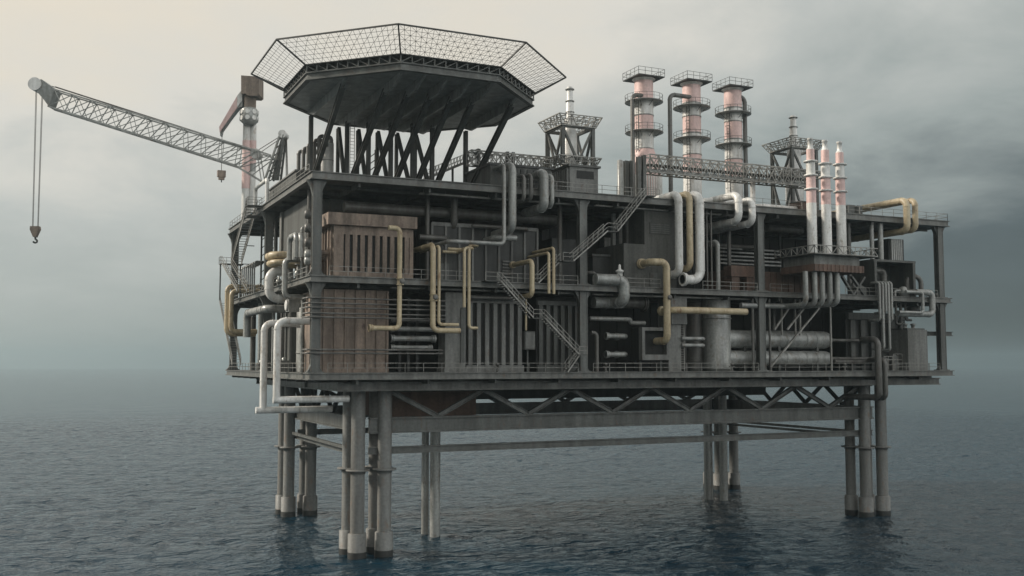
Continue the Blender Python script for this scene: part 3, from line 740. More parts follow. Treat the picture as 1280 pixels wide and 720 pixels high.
pp('dim_pipe', 15, (738, 377, 4.5), [('x', 806)], 'fat dark pipe high under the middle deck behind the valve elbow', fl=(0, 1))
pp('dim_pipe', 5, (739, 416, 1.6), [('x', 746), ('Z', 0)], 'small dim pipe hooked down to the lower deck by the second column')
pp('dim_pipe', 4.5, V((P(744, 342, Y=1).x, 1, ZM)), [('z', 341), ('x', 736), ('dy', 1.5)], 'small hooked pipe on the middle deck by the second column')

# flanged valves on the tan pipes, cable trays and deck-edge fittings
for k, (px, py, lab) in enumerate(((500, 352, 'on the tan pipe before the louvred module'), (541.5, 372, 'on the thick tan pipe left of the grey pillar'), (833, 372, 'on the tall tan pipe by the blockhouse'))):
    a = P(px, py, Y=-.75); r = .52 if k else .46
    t = thing('pipe_valve', 'small flanged valve ' + lab, 'valve', (a.x, -.75, a.z - .4), 'valves on tan pipes')
    MB().lathe((a.x, -.75, a.z), [(r, -.42), (r, -.3), (r * .8, -.28), (r * .8, .28), (r, .3), (r, .42)], 16).build('valve_body', 'tan_paint', t)
    MB().rod((a.x, -1.2, a.z), (a.x, -1.62, a.z), .07, 8).build('stem', 'dim_pipe', t)
    MB().lathe((a.x, -1.62, a.z), [(.05, -.03), (.34, -.05), (.34, .05), (.05, .03)], 16, axis=1).build('handwheel', 'dim_pipe', t)
for k, (pa, pb, Y, z, lab) in enumerate(((490, 724, 2.0, ZM - 1.15, 'under the middle deck over the louvre walls'), (742, 945, 1.9, ZM - 1.2, 'under the middle deck over the valve housing'), (745, 940, 1.9, ZT - 1.45, 'under the upper deck over the blockhouse'), (525, 722, 2.2, ZT - 1.5, 'under the upper deck over the ribbed container'))):
    a, b = P(pa, 300, Y=Y).x, P(pb, 300, Y=Y).x
    m = MB().box(a, b, Y, Y + .55, z, z + .05).box(a, b, Y, Y + .04, z + .052, z + .2).box(a, b, Y + .51, Y + .55, z + .052, z + .2)
    x_ = a + .5
    while x_ < b: m.box(x_, x_ + .06, Y + .24, Y + .3, z + .052, z + .7); x_ += 3
    m.build('cable_tray', 'rail_steel', None, 'long thin cable tray ' + lab, 'cable tray', 'cable trays')
for k, (px, Y, lab) in enumerate(((757, 1.6, 'right of the second front column'), (915, 1.4, 'in front of the pale tank foot'), (622, 1.5, 'in front of the wide louvre wall'), (1056, 1.5, 'right of the pressure vessels'))):
    a = P(px, 461, Y=Y)
    t = thing('hydrant', 'knee-high hydrant valve on the lower deck ' + lab, 'hydrant', (a.x, Y, 0), 'hydrants on the lower deck')
    MB().lathe((a.x, Y, 0), [(.3, .002), (.3, .1), (.14, .12), (.14, .8), (.26, .85), (.26, 1.1), (.1, 1.2)], 14).build('standpipe', 'dim_pipe', t)
    MB().rod((a.x - .45, Y, .65), (a.x + .45, Y, .65), .09, 8).build('outlet', 'dim_pipe', t)
# doors and vents on the blank walls
x0, x1, z0, z1 = ext_box(812, 826, 335, 358, 2.2)
t = thing('steel_door', 'plain grey steel door in the concrete blockhouse wall', 'door', ((x0+x1)/2, 2.15, ZM))
MB().box(x0, x0 + 1.25, 2.1, 2.197, ZM + .05, ZM + 2.2).build('door_leaf', 'deck_steel', t); MB().box(x0 + .08, x0 + .2, 2.02, 2.098, ZM + 1.0, ZM + 1.15).build('handle', 'rail_steel', t)
x0, x1, z0, z1 = ext_box(812, 838, 278, 292, 2.2)
t = thing('wall_vent', 'slatted vent high in the concrete blockhouse wall', 'vent', ((x0+x1)/2, 2.15, z0))
MB().box(x0, x1, 2.12, 2.197, z0, z1).build('frame', 'deck_steel', t)
m = MB()
for k in range(5): m.box(x0 + .1, x1 - .1, 2.05, 2.118, z0 + .12 + k * (z1 - z0) / 5.4, z0 + .2 + k * (z1 - z0) / 5.4)
m.build('slats', 'grey_paint', t)
# ================================================================== FRONT, third bay
x0, x1, z0, z1 = ext_box(1018, 1076, 318.5, 330, -4.2)
yb = 2.5
t = thing('burner_block', 'grey burner block with a rusty skirt and truss gallery under three slim chimneys', 'burner block', ((x0+x1)/2, -1, z0))
BX0, BX1, BZ1 = x0, x1, z1
MB().box(x0, x1, -4.2, yb, z0, z1).build('body', 'concrete', t)
zs0 = P(1018, 338.5, Y=-4.5).z
m = MB().box(x0 - .3, x1 + .5, -4.6, yb + .3, zs0, z0 - .002)
n = 12
for k in range(n + 1):
    c = x0 - .2 + (x1 - x0 + .5) * k / n; m.box(c - .08, c + .08, -4.7, -4.602, zs0, z0 - .01)
m.build('rusty_skirt', 'rust_panel', t)
zg = z1 + .02
gx0, gx1, gy0, gy1 = x0 - .8, P(1096, 312, Y=-5).x, -5.2, yb + 1
m = MB().box(gx0, gx1, gy0, gy1, zg, zg + .14); m.build('gallery_floor', 'deck_steel', t)
for a, b, n in (((gx0, gy0), (gx1, gy0), 11), ((gx0, gy0), (gx0, gy1), 7), ((gx1, gy0), (gx1, gy1), 7)):
    MB().lattice((*a, zg + .14), (*b, zg + .14), 1.15, n, .05).build('gallery_truss', 'rail_steel', t)
# slim chimneys
cyc = -1.2
for k, (px, tpx, ty, rings, bands) in enumerate(((1015.3, 1013, 173, (202, 219.5, 236.7), (187, 200, 221, 254)), (1033.7, 1031.5, 175.5, (205, 222, 238.5), (188, 203, 224, 256)), (1052, 1049, 177.5, (206, 223, 240), (191, 204, 224, 257)))):
    b = P(px, 303, Y=cyc); b.z = zg + .14
    def zz(py): return P(px - (303 - py) * .018, py, Y=cyc).z
    t = thing('slim_chimney', ('left slim red and white chimney on the burner block, nearest the lattice tower', 'middle slim red and white chimney of the three on the burner block', 'right slim red and white chimney of the three, nearest the open sky')[k], 'chimney', b, 'three slim chimneys')
    r = .72; z = lambda py: zz(py) - 0
    zs_ = [b.z, zz(bands[3]), zz(rings[2]), zz(rings[1]), zz(rings[0]), zz(bands[0]), zz(ty)]
    def seg(za, zb, r, mat, nm='shaft'): MB().lathe((b.x, b.y, 0), [(r, za), (r, zb)], 22).build(nm, mat, t)
    seg(zs_[0], zs_[1], r * 1.02, 'pale_paint'); seg(zs_[1], zs_[2], r, 'red_paint', 'painted_band'); seg(zs_[2], zs_[3], r * .97, 'red_paint', 'painted_band')
    seg(zs_[3], zs_[4], r * .93, 'pale_paint'); seg(zs_[4], zs_[5] - .02, r * .82, 'red_paint', 'painted_band')
    MB().lathe((b.x, b.y, 0), [(r * .82, zs_[5] - .02), (r * .52, zs_[5] + .35), (r * .5, zs_[6] - .3), (r * .58, zs_[6] - .28), (r * .58, zs_[6])], 20).build('nozzle', 'pale_paint', t)
    for q in (2, 3, 4): MB().lathe((b.x, b.y, zs_[q]), [(r * .9, -.16), (r * 1.42, -.1), (r * 1.42, .1), (r * .9, .16)], 22, cap=False).build('collar_ring', 'pale_paint', t)
# five hanging pipes
nm5 = ('leftmost', 'second', 'middle', 'fourth', 'rightmost')
for k, px in enumerate((1006.5, 1018, 1027.5, 1037, 1046)):
    yy = -3.4 + .0 * k
    b = P(px, 338, Y=yy); b.z = zs0
    pp('grey_pipe', 6.6, b, [('z', 381 - k * .3), ('Y', 1.2 + k * .7), ('dx', -8)], nm5[k] + ' of five pale pipes hanging under the rusty burner skirt' + (', counted from the left' if k in (1, 3) else ''), group='five pipes under the burner block', bend=.95)
# horizontal pressure tanks
for k, (py0, py1) in enumerate(((413.5, 435.5), (438.5, 457.5))):
    yy = 2.6; a = P(905, (py0+py1)/2, Y=yy); b = P(1045, (py0+py1)/2, Y=yy)
    r = (P(1000, py0, Y=yy).z - P(1000, py1, Y=yy).z) / 2; z = (P(1000, py0, Y=yy).z + P(1000, py1, Y=yy).z) / 2
    t = thing('pressure_vessel', ('upper', 'lower')[k] + ' long pale pressure vessel lying on the lower deck right of the third column', 'pressure vessel', ((a.x+b.x)/2, yy + r, z - r), 'pair of pressure vessels')
    L_ = b.x - a.x
    MB().lathe((a.x, yy + r, z), [(.15 * r, 0), (.6 * r, .25), (r, 1.0), (r, L_ - 1.3), (.96 * r, L_ - .95), (.84 * r, L_ - .55), (.62 * r, L_ - .22), (.35 * r, L_ - .05), (.1 * r, L_)], 28, axis=0).build('shell', 'grey_pipe', t)
    for f in (.36, .56, .74, .83): MB().lathe((a.x + L_ * f, yy + r, z), [(r, -.1), (r * 1.035, -.08), (r * 1.035, .08), (r, .1)], 28, axis=0, cap=False).build('band', 'grey_pipe', t)
    for f in (.2, .5, .85): MB().box(a.x + L_ * f - .2, a.x + L_ * f + .2, yy + r * .4, yy + r * 1.6, z - r - (.6 if k == 0 else max(.05, z - r - .002)), z - r * .8).build('saddle', 'deck_steel', t)
    pp('dim_pipe', 4.2, V((b.x - .1, yy + r, z)), [('dx', 9)], ('upper', 'lower')[k] + ' dark outlet pipe running right from a pressure vessel')
for k, (xa, ya, xb, yb_) in enumerate(((963, 459, 1024, 385), (968, 412, 987, 384), (984, 412, 1006, 384))):
    A, B = P(xa, ya, Y=1.2), P(xb, yb_, Y=1.2); 
    MB().bar(A, B, .26).build('diagonal_brace', 'rail_steel', plat)
for k, px in enumerate((977, 994, 1000, 1038)):
    a = P(px, 400, Y=1.8); z_ = 0 if k == 3 else P(px, 412, Y=1.8).z - .8
    MB().bar((a.x, 1.8, z_), (a.x, 1.8, ZM - .8), .24).build('hanger_post', 'rail_steel', plat)
# rusty low building; pale bars painted for bright sky gaps behind the third column
x0, x1, z0, z1 = ext_box(902, 990, 330, 360, 4.5); 
t = thing('rusty_shed', 'low rusty red shed on the middle deck behind the third front column', 'shed', ((x0+x1)/2, 7, ZM))
MB().box(x0 + 1, x1 + 6, 4.9, 10, ZM + .002, ZM + 3.4).build('body', 'rust_panel', t)
m = MB(); ribs(m, x0 + 1, x1 + 6, 4.89, ZM + .1, ZM + 3.3, 16, .18, .14); m.build('wall_ribs', 'rust_panel', t)
a = P(914, 328, Y=3); b = P(932, 358, Y=3)
MB().box(a.x, b.x + 1.8, 3.0, 4.85, ZM + 2.3, ZM + 3.9).build('roof_box', 'rust_panel', t); MB().box(a.x + .2, a.x + 1.6, 3.2, 4.85, ZM + .002, ZM + 2.298).build('pier', 'rust_panel', t); MB().box(b.x + .4, b.x + 1.6, 3.2, 4.85, ZM + .002, ZM + 2.298).build('pier', 'rust_panel', t)
t = thing('sky_gap_bars', 'pale bars standing for sky gaps between the deck plates right of the third column', 'sky gap bars', (P(965, 340, Y=12).x, 12, ZM))
for k in range(5):
    a = P(900, 331, Y=12); b = P(976, 331, Y=12); zz_ = P(965, 313.5 + k * 4.6, Y=12).z
    MB().bar((a.x, 12, zz_), (b.x, 12, zz_), .24).build('slat', 'grey_pipe', t)
MB().bar((a.x, 12.2, ZM), (a.x, 12.2, ZT - 1.5), .3).bar((b.x, 12.2, ZM), (b.x, 12.2, ZT - 1.5), .3).build('bar_frame', 'dark_steel', t)
# open box frame on the right
x0, x1, z0, z1 = ext_box(1094, 1146, 326.5, 366, .8); z0 = ZM + .002; yb = 7
t = thing('open_enclosure', 'dark open-fronted enclosure with thick frame at the right of the middle deck', 'enclosure', ((x0+x1)/2, 4, z0))
w_ = .5
MB().box(x0, x1, 5.6, 6, z0, z1 - .01).build('back_wall', 'deck_steel', t)
MB().box(x0 - .1, x1 + .1, .8, 6.1, z1, z1 + .35).build('roof', 'deck_steel', t)
for xx in (x0, x1 - w_): MB().box(xx, xx + w_, .8, 5.598, z0, z1 - .002).build('side_wall', 'deck_steel', t)
MB().box(x0 + .8, x0 + 3.2, 3.4, 5.5, z0, z0 + 2.6).build('pump_box', 'grey_paint', t)
MB().tube([V((x0 + 4, 3, z0)), V((x0 + 4, 3, z0 + 4.2)), V((x0 + 2, 3, z0 + 4.2))], .5, 14, .8).build('duct', 'dim_pipe', t)
# ribbed cooler and two pale uprights above it
x0, x1, z0, z1 = ext_box(1113, 1134, 298, 326, 3.0); zr = ZM + 5.6
t = thing('ribbed_cooler', 'dark upright cooler with pale vertical fins near the right end under the upper deck', 'cooler', ((x0+x1)/2, 5, zr))
MB().box(x0, x1, 3.3, 6.5, zr - .3, z1).build('body', 'dark_steel', t)
m = MB(); ribs(m, x0 + .2, x1 - .6, 3.28, zr, z1 - .1, 6, .24, .35); m.build('fins', 'grey_pipe', t)
MB().lathe((x1, 4.9, 0), [(.55, zr), (.55, z1)], 16).build('corner_tube', 'deck_steel', t)
for k, (px, w_) in enumerate(((1090, 5.5), (1101, 6.6))):
    a = P(px, 310, Y=1.5)
    pp('grey_pipe', w_, V((a.x, 1.5, ZM + 5.6)), [('Z', ZT - .95)], ('thinner', 'thicker')[k] + ' pale upright pipe above the open enclosure')
# cluster of five uprights at the edge
for k, px in enumerate((1099, 1103, 1106.7, 1110.3, 1114)):
    a = P(px, 360, Y=-.8); zt_ = P(px, 353, Y=-.8).z; ze = (400, 436, 391, 438, 401)[k]
    pp('grey_pipe', 3.4, V((a.x, .8, zt_)), [('Y', -.8), ('z', ze), ('Y', 1.5)], nm5[k] + ' upright of the bundle of five crossing the middle deck edge' + (', from the left' if k in (1, 3) else ''), group='bundle of five uprights', bend=.4)
a = P(1097, 420, Y=-.9)
pp('dim_pipe', 7.6, V((a.x, 2.5, P(1097, 424, Y=-.9).z)), [('Y', -.9), ('z', 497), ('Y', 6)], 'taller of two dark pipes hanging over the lower deck edge near the right legs')
a = P(1106, 450, Y=-.9)
pp('dim_pipe', 6, V((a.x, 2.5, P(1106, 450, Y=-.9).z)), [('Y', -.9), ('z', 498), ('Y', 6)], 'shorter of two dark pipes hanging over the lower deck edge near the right legs')
# right-hand U pipes
a = P(1153, 365.5, Y=-.7); 
pp('grey_pipe', 4.2, V((a.x - 3.5, -.7, a.z)), [('X', a.x), ('z', 391), ('dx', -5)], 'slim pale U pipe hanging from the middle deck at the right end')
a = P(1165, 366, Y=-.2); 
pp('grey_pipe', 7.6, V((a.x - 3.4, -.2, a.z)), [('X', a.x), ('z', 393), ('dx', -7.5)], 'stout pale U pipe hanging from the middle deck beside the right corner column', bend=.8)
a = P(1151, 348, Y=2)
pp('dim_pipe', 6, V((a.x, 2, ZM)), [('z', 346), ('dx', -3), ('Z', ZM)], 'arched dim pipe on the middle deck right of the open enclosure', bend=1.2)
a = P(1133, 358, Y=-.1)
t = thing('small_vessel', 'small round-topped pale vessel on the middle deck edge in front of the enclosure', 'vessel', (a.x, .6, ZM))
MB().lathe((a.x, .6, ZM), [(.55, .3), (.62, .4), (.62, 1.1), (.5, 1.45), (.2, 1.6)], 18).build('shell', 'grey_pipe', t)
MB().lathe((a.x, .6, ZM), [(.75, .002), (.75, .3)], 18).build('base_ring', 'deck_steel', t)
MB().tube([(a.x - .6, .6, ZM + .9), (a.x - 1.7, .6, ZM + .9), (a.x - 1.7, .6, ZM)], .2, 10, .3).build('inlet_pipe', 'grey_pipe', t)
# grey block at right end of the lower deck
x0, x1, z0, z1 = ext_box(1136, 1158.5, 412, 463, 1.2)
t = thing('ballast_block', 'square grey concrete block at the right end of the lower deck', 'block', ((x0+x1)/2, 3, .002))
MB().box(x0, x1, 1.2, 6.5, .002, z1).build('body', 'concrete', t)
m = MB().box(x0 + .2, x1 - .2, 1.5, 6.2, z1 + .002, z1 + .25); m.build('cap', 'deck_steel', t)
for k in range(2): MB().lathe((x0 + .7 + k * 1.7, 2.4, z1 + .25), [(.3, 0), (.3, .5), (.42, .52), (.42, .7), (.1, .8)], 12).build('vent_cap', 'grey_pipe', t)
a = P(1158.5, 417, Y=2); b = P(1189, 417, Y=2)
MB().ibar((a.x + .02, 2, a.z), (b.x, 2, a.z), .8, .7).build('projecting_beam', 'beam_steel', None, 'short level beam projecting right past the right corner column', 'beam')
for k, (px, yy, hh) in enumerate(((1110, 1.6, 2.2), (1122, 2.2, 2.6))):
    a = P(px, 460, Y=yy)
    t = thing('pump_skid', ('left', 'right')[k] + ' small caged pump left of the grey block on the lower deck', 'pump', (a.x, yy, 0), 'caged pumps')
    MB().lathe((a.x, yy + .8, 0), [(.6, .05), (.6, hh - .4), (.3, hh - .1)], 16).build('pump_body', 'grey_paint', t)
    m = MB()
    for dx in (-.9, 0, .9): m.bar((a.x + dx, yy - .1, .01), (a.x + dx, yy - .1, hh), .08)
    for h in (.9, 1.7, hh): m.bar((a.x - .9, yy - .1, h), (a.x + .9, yy - .1, h), .07)
    m.build('cage', 'rail_steel', t)
# panel wall with piers, lower storey right
x0, x1, z0, z1 = ext_box(1060, 1133, 383, 462, 5)
t = thing('pier_wall', 'dark wall with broad piers behind the dark hanging pipes on the lower deck', 'wall', ((x0+x1)/2, 7, 0))
MB().box(x0, x1, 5.3, 10, .002, ZM - 2.4).build('body', 'dark_steel', t)
m = MB(); ribs(m, x0, x1, 5.298, .01, ZM - 3.6, 6, .9, .5); m.build('piers', 'deck_steel', t)
MB().box(x0, x1, 4.6, 5.297, ZM - 3.5, ZM - 2.5).build('lintel', 'deck_steel', t)
# tan loop pipes at the right of the upper deck
for k, (xa, ya, xb, yb_, Y, w_, xe) in enumerate(((1080, 259, 1133, 250, -.9, 8.4, 1128), (1088, 259, 1143.5, 250, -.3, 7.2, 1140))):
    e = P(xb, yb_, Y=Y)
    pts = [V((e.x, 22 - 6 * k, e.z)), V((e.x, Y, e.z))]
    dn = mv(pts[1], 2, 288.5 - k * 1.5, 1)
    pts += [dn, V((dn.x, 16, dn.z))]
    r = w_ / 2 / ppm(xb, Y)
    MB().tube(pts, r, 16, r * 2).build('pipe', 'tan_paint', None, ('left', 'right')[k] + ' of two tan loop pipes bent over the upper deck edge near the right corner', 'pipe', 'tan loop pipes')

# small pipework at the right end
for k, (px, Y, za, zb_, w_, lab) in enumerate(((1119.5, 2.2, 376, 405, 3.2, 'left'), (1125.5, 2.6, 376, 412, 3.6, 'middle'), (1131.5, 3.0, 376, 400, 3.0, 'right'))):
    a = P(px, za, Y=Y); b = P(px, zb_, Y=Y)
    MB().tube([V((a.x, Y, ZM - .8)), V((a.x, Y, b.z)), V((a.x + 1.2, Y, b.z))], w_ / 2 / ppm(px, Y), 10, .35).build('pipe', 'dim_pipe', None, lab + ' of three short pipes hanging under the middle deck right of the upright bundle', 'pipe', 'short hanging pipes at the right end')
a = P(1142, 386, Y=5)
t = thing('hanging_tank', 'dark squat tank hung under the middle deck above the grey concrete block', 'tank', (a.x, 5, a.z - .9))
MB().lathe((a.x, 5, a.z), [(.3, -.95), (1.0, -.7), (1.1, 0), (1.0, .7), (.3, .95)], 18).build('shell', 'dim_pipe', t)
MB().bar((a.x, 5, a.z + .9), (a.x, 5, ZM - .8), .3).build('hanger', 'deck_steel', t)
a = P(1075, 352, Y=1.5)
t = thing('control_desk', 'small sloped control desk on the middle deck under the burner block', 'desk', (a.x, 1.5, ZM))
MB().extrude([(a.x - 1, 1.2, ZM + .002), (a.x - 1, 2.2, ZM + .002), (a.x - 1, 2.2, ZM + 1.7), (a.x - 1, 1.2, ZM + 1.1)], (2, 0, 0)).build('body', 'grey_paint', t)
MB().box(a.x - .8, a.x + .8, 2.21, 2.4, ZM + .9, ZM + 2.1).build('back_panel', 'deck_steel', t)
# braces leaning under the burner block
for k, (xa, xb) in enumerate(((1052, 1066), (1064, 1080), (1080, 1066))):
    A, B = P(xa, 338, Y=.6), P(xb, 364, Y=.6); A.z = zs0; B.z = ZM
    MB().bar(A, B, .5, .3).build('skirt_brace', 'deck_steel', plat)
# ================================================================== LEFT FACE
def lp(mat, wpx, start, moves, label, group=None, name='pipe', cat='pipe', bend=None, fl=(0, 0), n=16):
    return pp(mat, wpx, start, moves, label, name, cat, group, fl, bend, n)
# module hung in the middle of the left face, upper storey
ya = P(383, 290, X=2.2).y; yb = P(352, 290, X=2.2).y
t = thing('duct_house', 'tall grey duct house hanging under the upper deck on the left face', 'duct house', (4, (ya+yb)/2, ZM + 3.4))
MB().box(2.2, 9, ya, yb, ZM + 3.4, ZT - 1.5).build('body', 'deck_steel', t)
MB().box(1.9, 2.198, yb - 1.2, yb + .02, ZM + 3.4, ZT - 1.5).build('corner_post', 'grey_paint', t)
MB().lathe((3.2, yb - 1, 0), [(.5, ZM), (.5, ZM + 1), (.8, ZM + 1.1), (.8, ZM + 1.6), (.5, ZM + 1.7), (.5, ZM + 3.39)], 16).build('down_duct', 'grey_pipe', t)
# stacked tan bends and pale loops
for k, py in enumerate((318.5, 327.5)):
    a = P(341 + k, py, X=-.9)
    MB().tube([V((4.5 - k, a.y - .2, a.z)), V((-.9, a.y - .2, a.z)), V((-.9, a.y + 4, a.z)), V((3, a.y + 4, a.z))], .5 - .1 * k, 16, 1.3).build('pipe', 'tan_paint', None, ('upper', 'lower')[k] + ' of two stacked tan pipe bends on the left face above the middle deck', 'pipe', 'stacked tan bends')
for k, (pa, pb) in enumerate(((362.5, 371), (369, 377))):
    a = P(pa, 297, X=-.2 + .5 * k)
    a2 = mv(a, 1, pb, 0)
    MB().tube([V((a.x, a.y, ZM + 2.6)), V((a.x, a.y, a.z)), V((a.x, a2.y, a.z)), V((a.x, a2.y, ZM + 2.6))], .36, 14, .8).build('pipe', 'grey_pipe', None, ('left', 'right')[k] + ' of two short grey hoop pipes above the tan bends', 'pipe', 'grey hoop pipes')
# big pale loop pipe round the middle deck edge
a = P(336.5, 352, X=-1.1); zt_ = P(336.5, 338.5, X=-1.1).z; zb_ = P(336.5, 373, X=-1.1).z
MB().tube([V((1.6, a.y, ZM)), V((1.6, a.y, zt_)), V((-1.1, a.y, zt_)), V((-1.1, a.y, zb_)), V((5.2, a.y, zb_))], .6, 20, 1.25).build('pipe', 'pale_paint', None, 'fat pale loop pipe hooked round the middle deck edge on the left face', 'pipe')
a = P(356, 352, X=-.6)
MB().tube([V((2.4, a.y, zt_ + .9)), V((-.6, a.y, zt_ + .9)), V((-.6, a.y, zb_ - .2)), V((2.6, a.y, zb_ - .2))], .36, 16, .7).build('pipe', 'grey_pipe', None, 'grey hoop pipe right of the fat pale loop on the left face', 'pipe')
for k, (px, hh, rr) in enumerate(((349, 2.0, .3), (363, 1.6, .38), (372, 2.4, .26))):
    a = P(px, 340, X=1.6)
    t = thing('gate_valve', ('tall', 'squat', 'slender')[k] + ' upright valve on the middle deck behind the fat pale loop', 'valve', (1.6, a.y, ZM), 'upright valves on the left face')
    MB().lathe((1.6, a.y, ZM), [(rr * 1.3, .002), (rr * 1.3, .2), (rr * .7, .22), (rr * .7, hh * .35), (rr * 1.4, hh * .4), (rr * 1.4, hh * .6), (rr * .5, hh * .7), (rr * .2, hh)], 16).build('valve_body', 'grey_pipe', t)
    MB().lathe((1.6, a.y, ZM + hh), [(.05, 0), (.4, .03), (.4, .09), (.05, .12)], 16).build('handwheel', 'pale_paint', t)
# two long white droppers
zA = P(337, 403, X=-2.6).z
y2 = P(385, 405, X=.5).y
for k, (px, zb_px, lab) in enumerate(((330, 513, 'left and longer of two tall white pipes dropping past the lower deck'), (346.5, 500, 'right and shorter of two tall white pipes dropping past the lower deck'))):
    xx = -2.7
    a = P(px, 440, X=xx); zb_ = P(px, zb_px, X=xx).z
    tail = [V((xx, a.y, zA - .0)), V((xx, a.y, zb_)), V((14, a.y - .0, zb_))]
    head = [V((1.2, P(383, 405, X=1.2).y + k * 1.2, zA)), V((xx + 0, P(383, 405, X=1.2).y + k * 1.2, zA))]
    o = MB().tube([V((2.4, a.y, zA)), V((xx, a.y, zA)), V((xx, a.y, zb_))], .44, 18, 1.0).tube([V((xx - .9 + .5 * k, a.y, zb_)), V((6.2, a.y, zb_))], .42, 16).build('pipe', 'pale_paint', None, lab, 'pipe', 'tall white droppers')
# grey tank and wall panels on the lower deck behind them
a = P(372, 462, X=3.0)
t = thing('storage_tank', 'grey upright tank on the lower deck left of the corner column', 'tank', (4.3, a.y, 0))
MB().lathe((4.3, a.y, 0), [(1.5, .002), (1.5, 8.4), (1.2, 9.0), (.4, 9.3)], 26).build('shell', 'grey_pipe', t)
for f in (2.5, 6): MB().lathe((4.3, a.y, f), [(1.5, -.1), (1.56, -.08), (1.56, .08), (1.5, .1)], 26, cap=False).build('band', 'grey_paint', t)
a = P(361, 382, X=.4)
t = thing('valve_wheel_box', 'small square pale valve box high on the left face below the middle deck', 'valve box', (.6, a.y, a.z))
MB().box(.2, 1.6, a.y - .9, a.y + .9, a.z - .8, a.z + .8).build('case', 'grey_pipe', t)
MB().lathe((.2, a.y, a.z), [(.55, -.25), (.7, -.2), (.7, -.05), (.3, -.02)], 16, axis=0).build('wheel', 'pale_paint', t)
MB().box(1.6, 3, a.y - .2, a.y + .2, a.z - .2, a.z + .2).build('bracket', 'deck_steel', t)
ya = P(346, 440, X=2.4).y; yb = P(362, 440, X=2.4).y
t = thing('panel_wall', 'grey framed panel wall behind the tall white pipes', 'wall', (2.6, (ya+yb)/2, 0))
MB().box(2.6, 6, yb, ya, .002, ZM - 1.5).build('body', 'deck_steel', t)
m = MB()
for k in range(4):
    y = yb + (ya - yb) * k / 3; m.box(2.35, 2.598, y - .2, y + .2, .01, ZM - 1.6)
m.box(2.4, 2.597, yb + .21, ya - .21, 6.4, 6.8); m.build('frame', 'grey_paint', t)
# dark recesses with uprights between panel wall and stair
for k, (px, r_) in enumerate(((338, .35), (326, .5), (316, .45))):
    a = P(px, 440, X=3)
    MB().lathe((3, a.y, 0), [(r_, .002), (r_, ZM - .8)], 14).build('standpipe', ('dim_pipe', 'grey_pipe', 'dim_pipe')[k], None, ('thin dark', 'stout grey', 'dim far')[k] + ' standpipe between stair tower and tall white pipes', 'pipe')
a = P(309, 392, X=-.6)
MB().tube([V((-.6, a.y, 5.0)), V((-.6, a.y, 8.6)), V((-.6, a.y - 6, 8.6)), V((-.6, a.y - 14, 8.6)), V((2.5, a.y - 14, 8.6))], .55, 14, 1.1).build('pipe', 'grey_pipe', None, 'grey pipe bent along the left face below the middle deck near the stair tower', 'pipe')
# tan pipes hooked over the far end of the middle deck
for k, (px, dz, lab) in enumerate(((283, 1.2, 'outer'), (287, .4, 'inner'))):
    a = P(px, 360, X=-1.6 + k * .5)
    MB().tube([V((4, a.y - 1.0 - k, ZM + dz + .7)), V((a.x, a.y - 1.0 - k, ZM + dz + .7)), V((a.x, a.y - 1.0 - k, 5.8 + k * .4)), V((3, a.y - 1.0 - k, 5.8 + k * .4))], .38, 12, .8).build('pipe', 'tan_paint', None, lab + ' tan pipe hooked over the far left end of the middle deck', 'pipe', 'tan hooks at the far left')
# ------------------------------------------------------------------ stair tower, left face
def tower_stair(x, ya, yb, za, zb, w, n, lab, hoop):
    t = thing('stair_tower', lab, 'stair', (x, (ya+yb)/2, min(za, zb)), 'stairs on the left face')
    a, b = V((x, ya, za)), V((x, yb, zb)); wv = V((-w, 0, 0))
    for o in (V((0, 0, 0)), wv): MB().bar(a + o, b + o, .1, .32).build('stringer', 'rail_steel', t)
    m = MB()
    for k in range(1, n):
        p = a.lerp(b, k / n); m.box(p.x - w + .06, p.x - .06, p.y - .17, p.y + .17, p.z - .03, p.z + .03)
    m.build('treads', 'grey_pipe', t)
    m = MB(); u = V((0, 0, 1.1))
    for o in (V((0, 0, 0)), wv):
        for f in (1, .5): m.bar(a + o + u * f, b + o + u * f, .08)
        for k in range(0, n + 1, 2): p = a.lerp(b, k / n) + o; m.bar(p, p + u, .06)
    m.build('handrail', 'rail_steel', t)
    if hoop:
        for f in (0, .33, .66, 1):
            p = a.lerp(b, f); MB().bar((x, p.y, p.z), (x + 1.2, p.y, p.z), .12).build('wall_tie', 'deck_steel', t)
    return t
yA = P(321, 262, X=-.2).y; yB = P(301, 345, X=-.2).y
tower_stair(-.15, yA, yB, ZT, ZM + 5.2, 1.5, 22, 'caged steel stair falling from the upper deck at the left end', True)
t = thing('stair_platform', 'railed steel platform cage where the left end stair leaves the upper deck', 'platform', (-1, yA, ZT - 1.5))
for dz in (0, -1.5):
    MB().box(-1.9, -.01, yA - 2.4, yA - .1, ZT + dz - .1, ZT + dz).build('plate', 'deck_steel', t)
    MB().rail((-1.9, yA - 2.4, ZT + dz), (-1.9, yA - .1, ZT + dz), 1.15, .8, .03, 3).rail((-1.9, yA - 2.4, ZT + dz), (-.01, yA - 2.4, ZT + dz), 1.15, .8, .03, 3).build('handrail', 'rail_steel', t)
tower_stair(-1.75, yB, yA - 2, ZM + 5.2, ZM, 1.4, 14, 'lower return flight of the left end stair down to the middle deck', False)
t = thing('stair_landing', 'small steel landing halfway down the left end stair', 'landing', (-1.6, yB + .8, ZM + 5.2))
MB().box(-3.3, .2, yB, yB + 1.8, ZM + 5.06, ZM + 5.2).build('plate', 'deck_steel', t)
m = MB().rail((-3.3, yB + 1.8, ZM + 5.2), (.2, yB + 1.8, ZM + 5.2), 1.1, 1.2, .03).rail((-3.3, yB, ZM + 5.2), (-3.3, yB + 1.8, ZM + 5.2), 1.1, 1, .03); m.build('handrail', 'rail_steel', t)
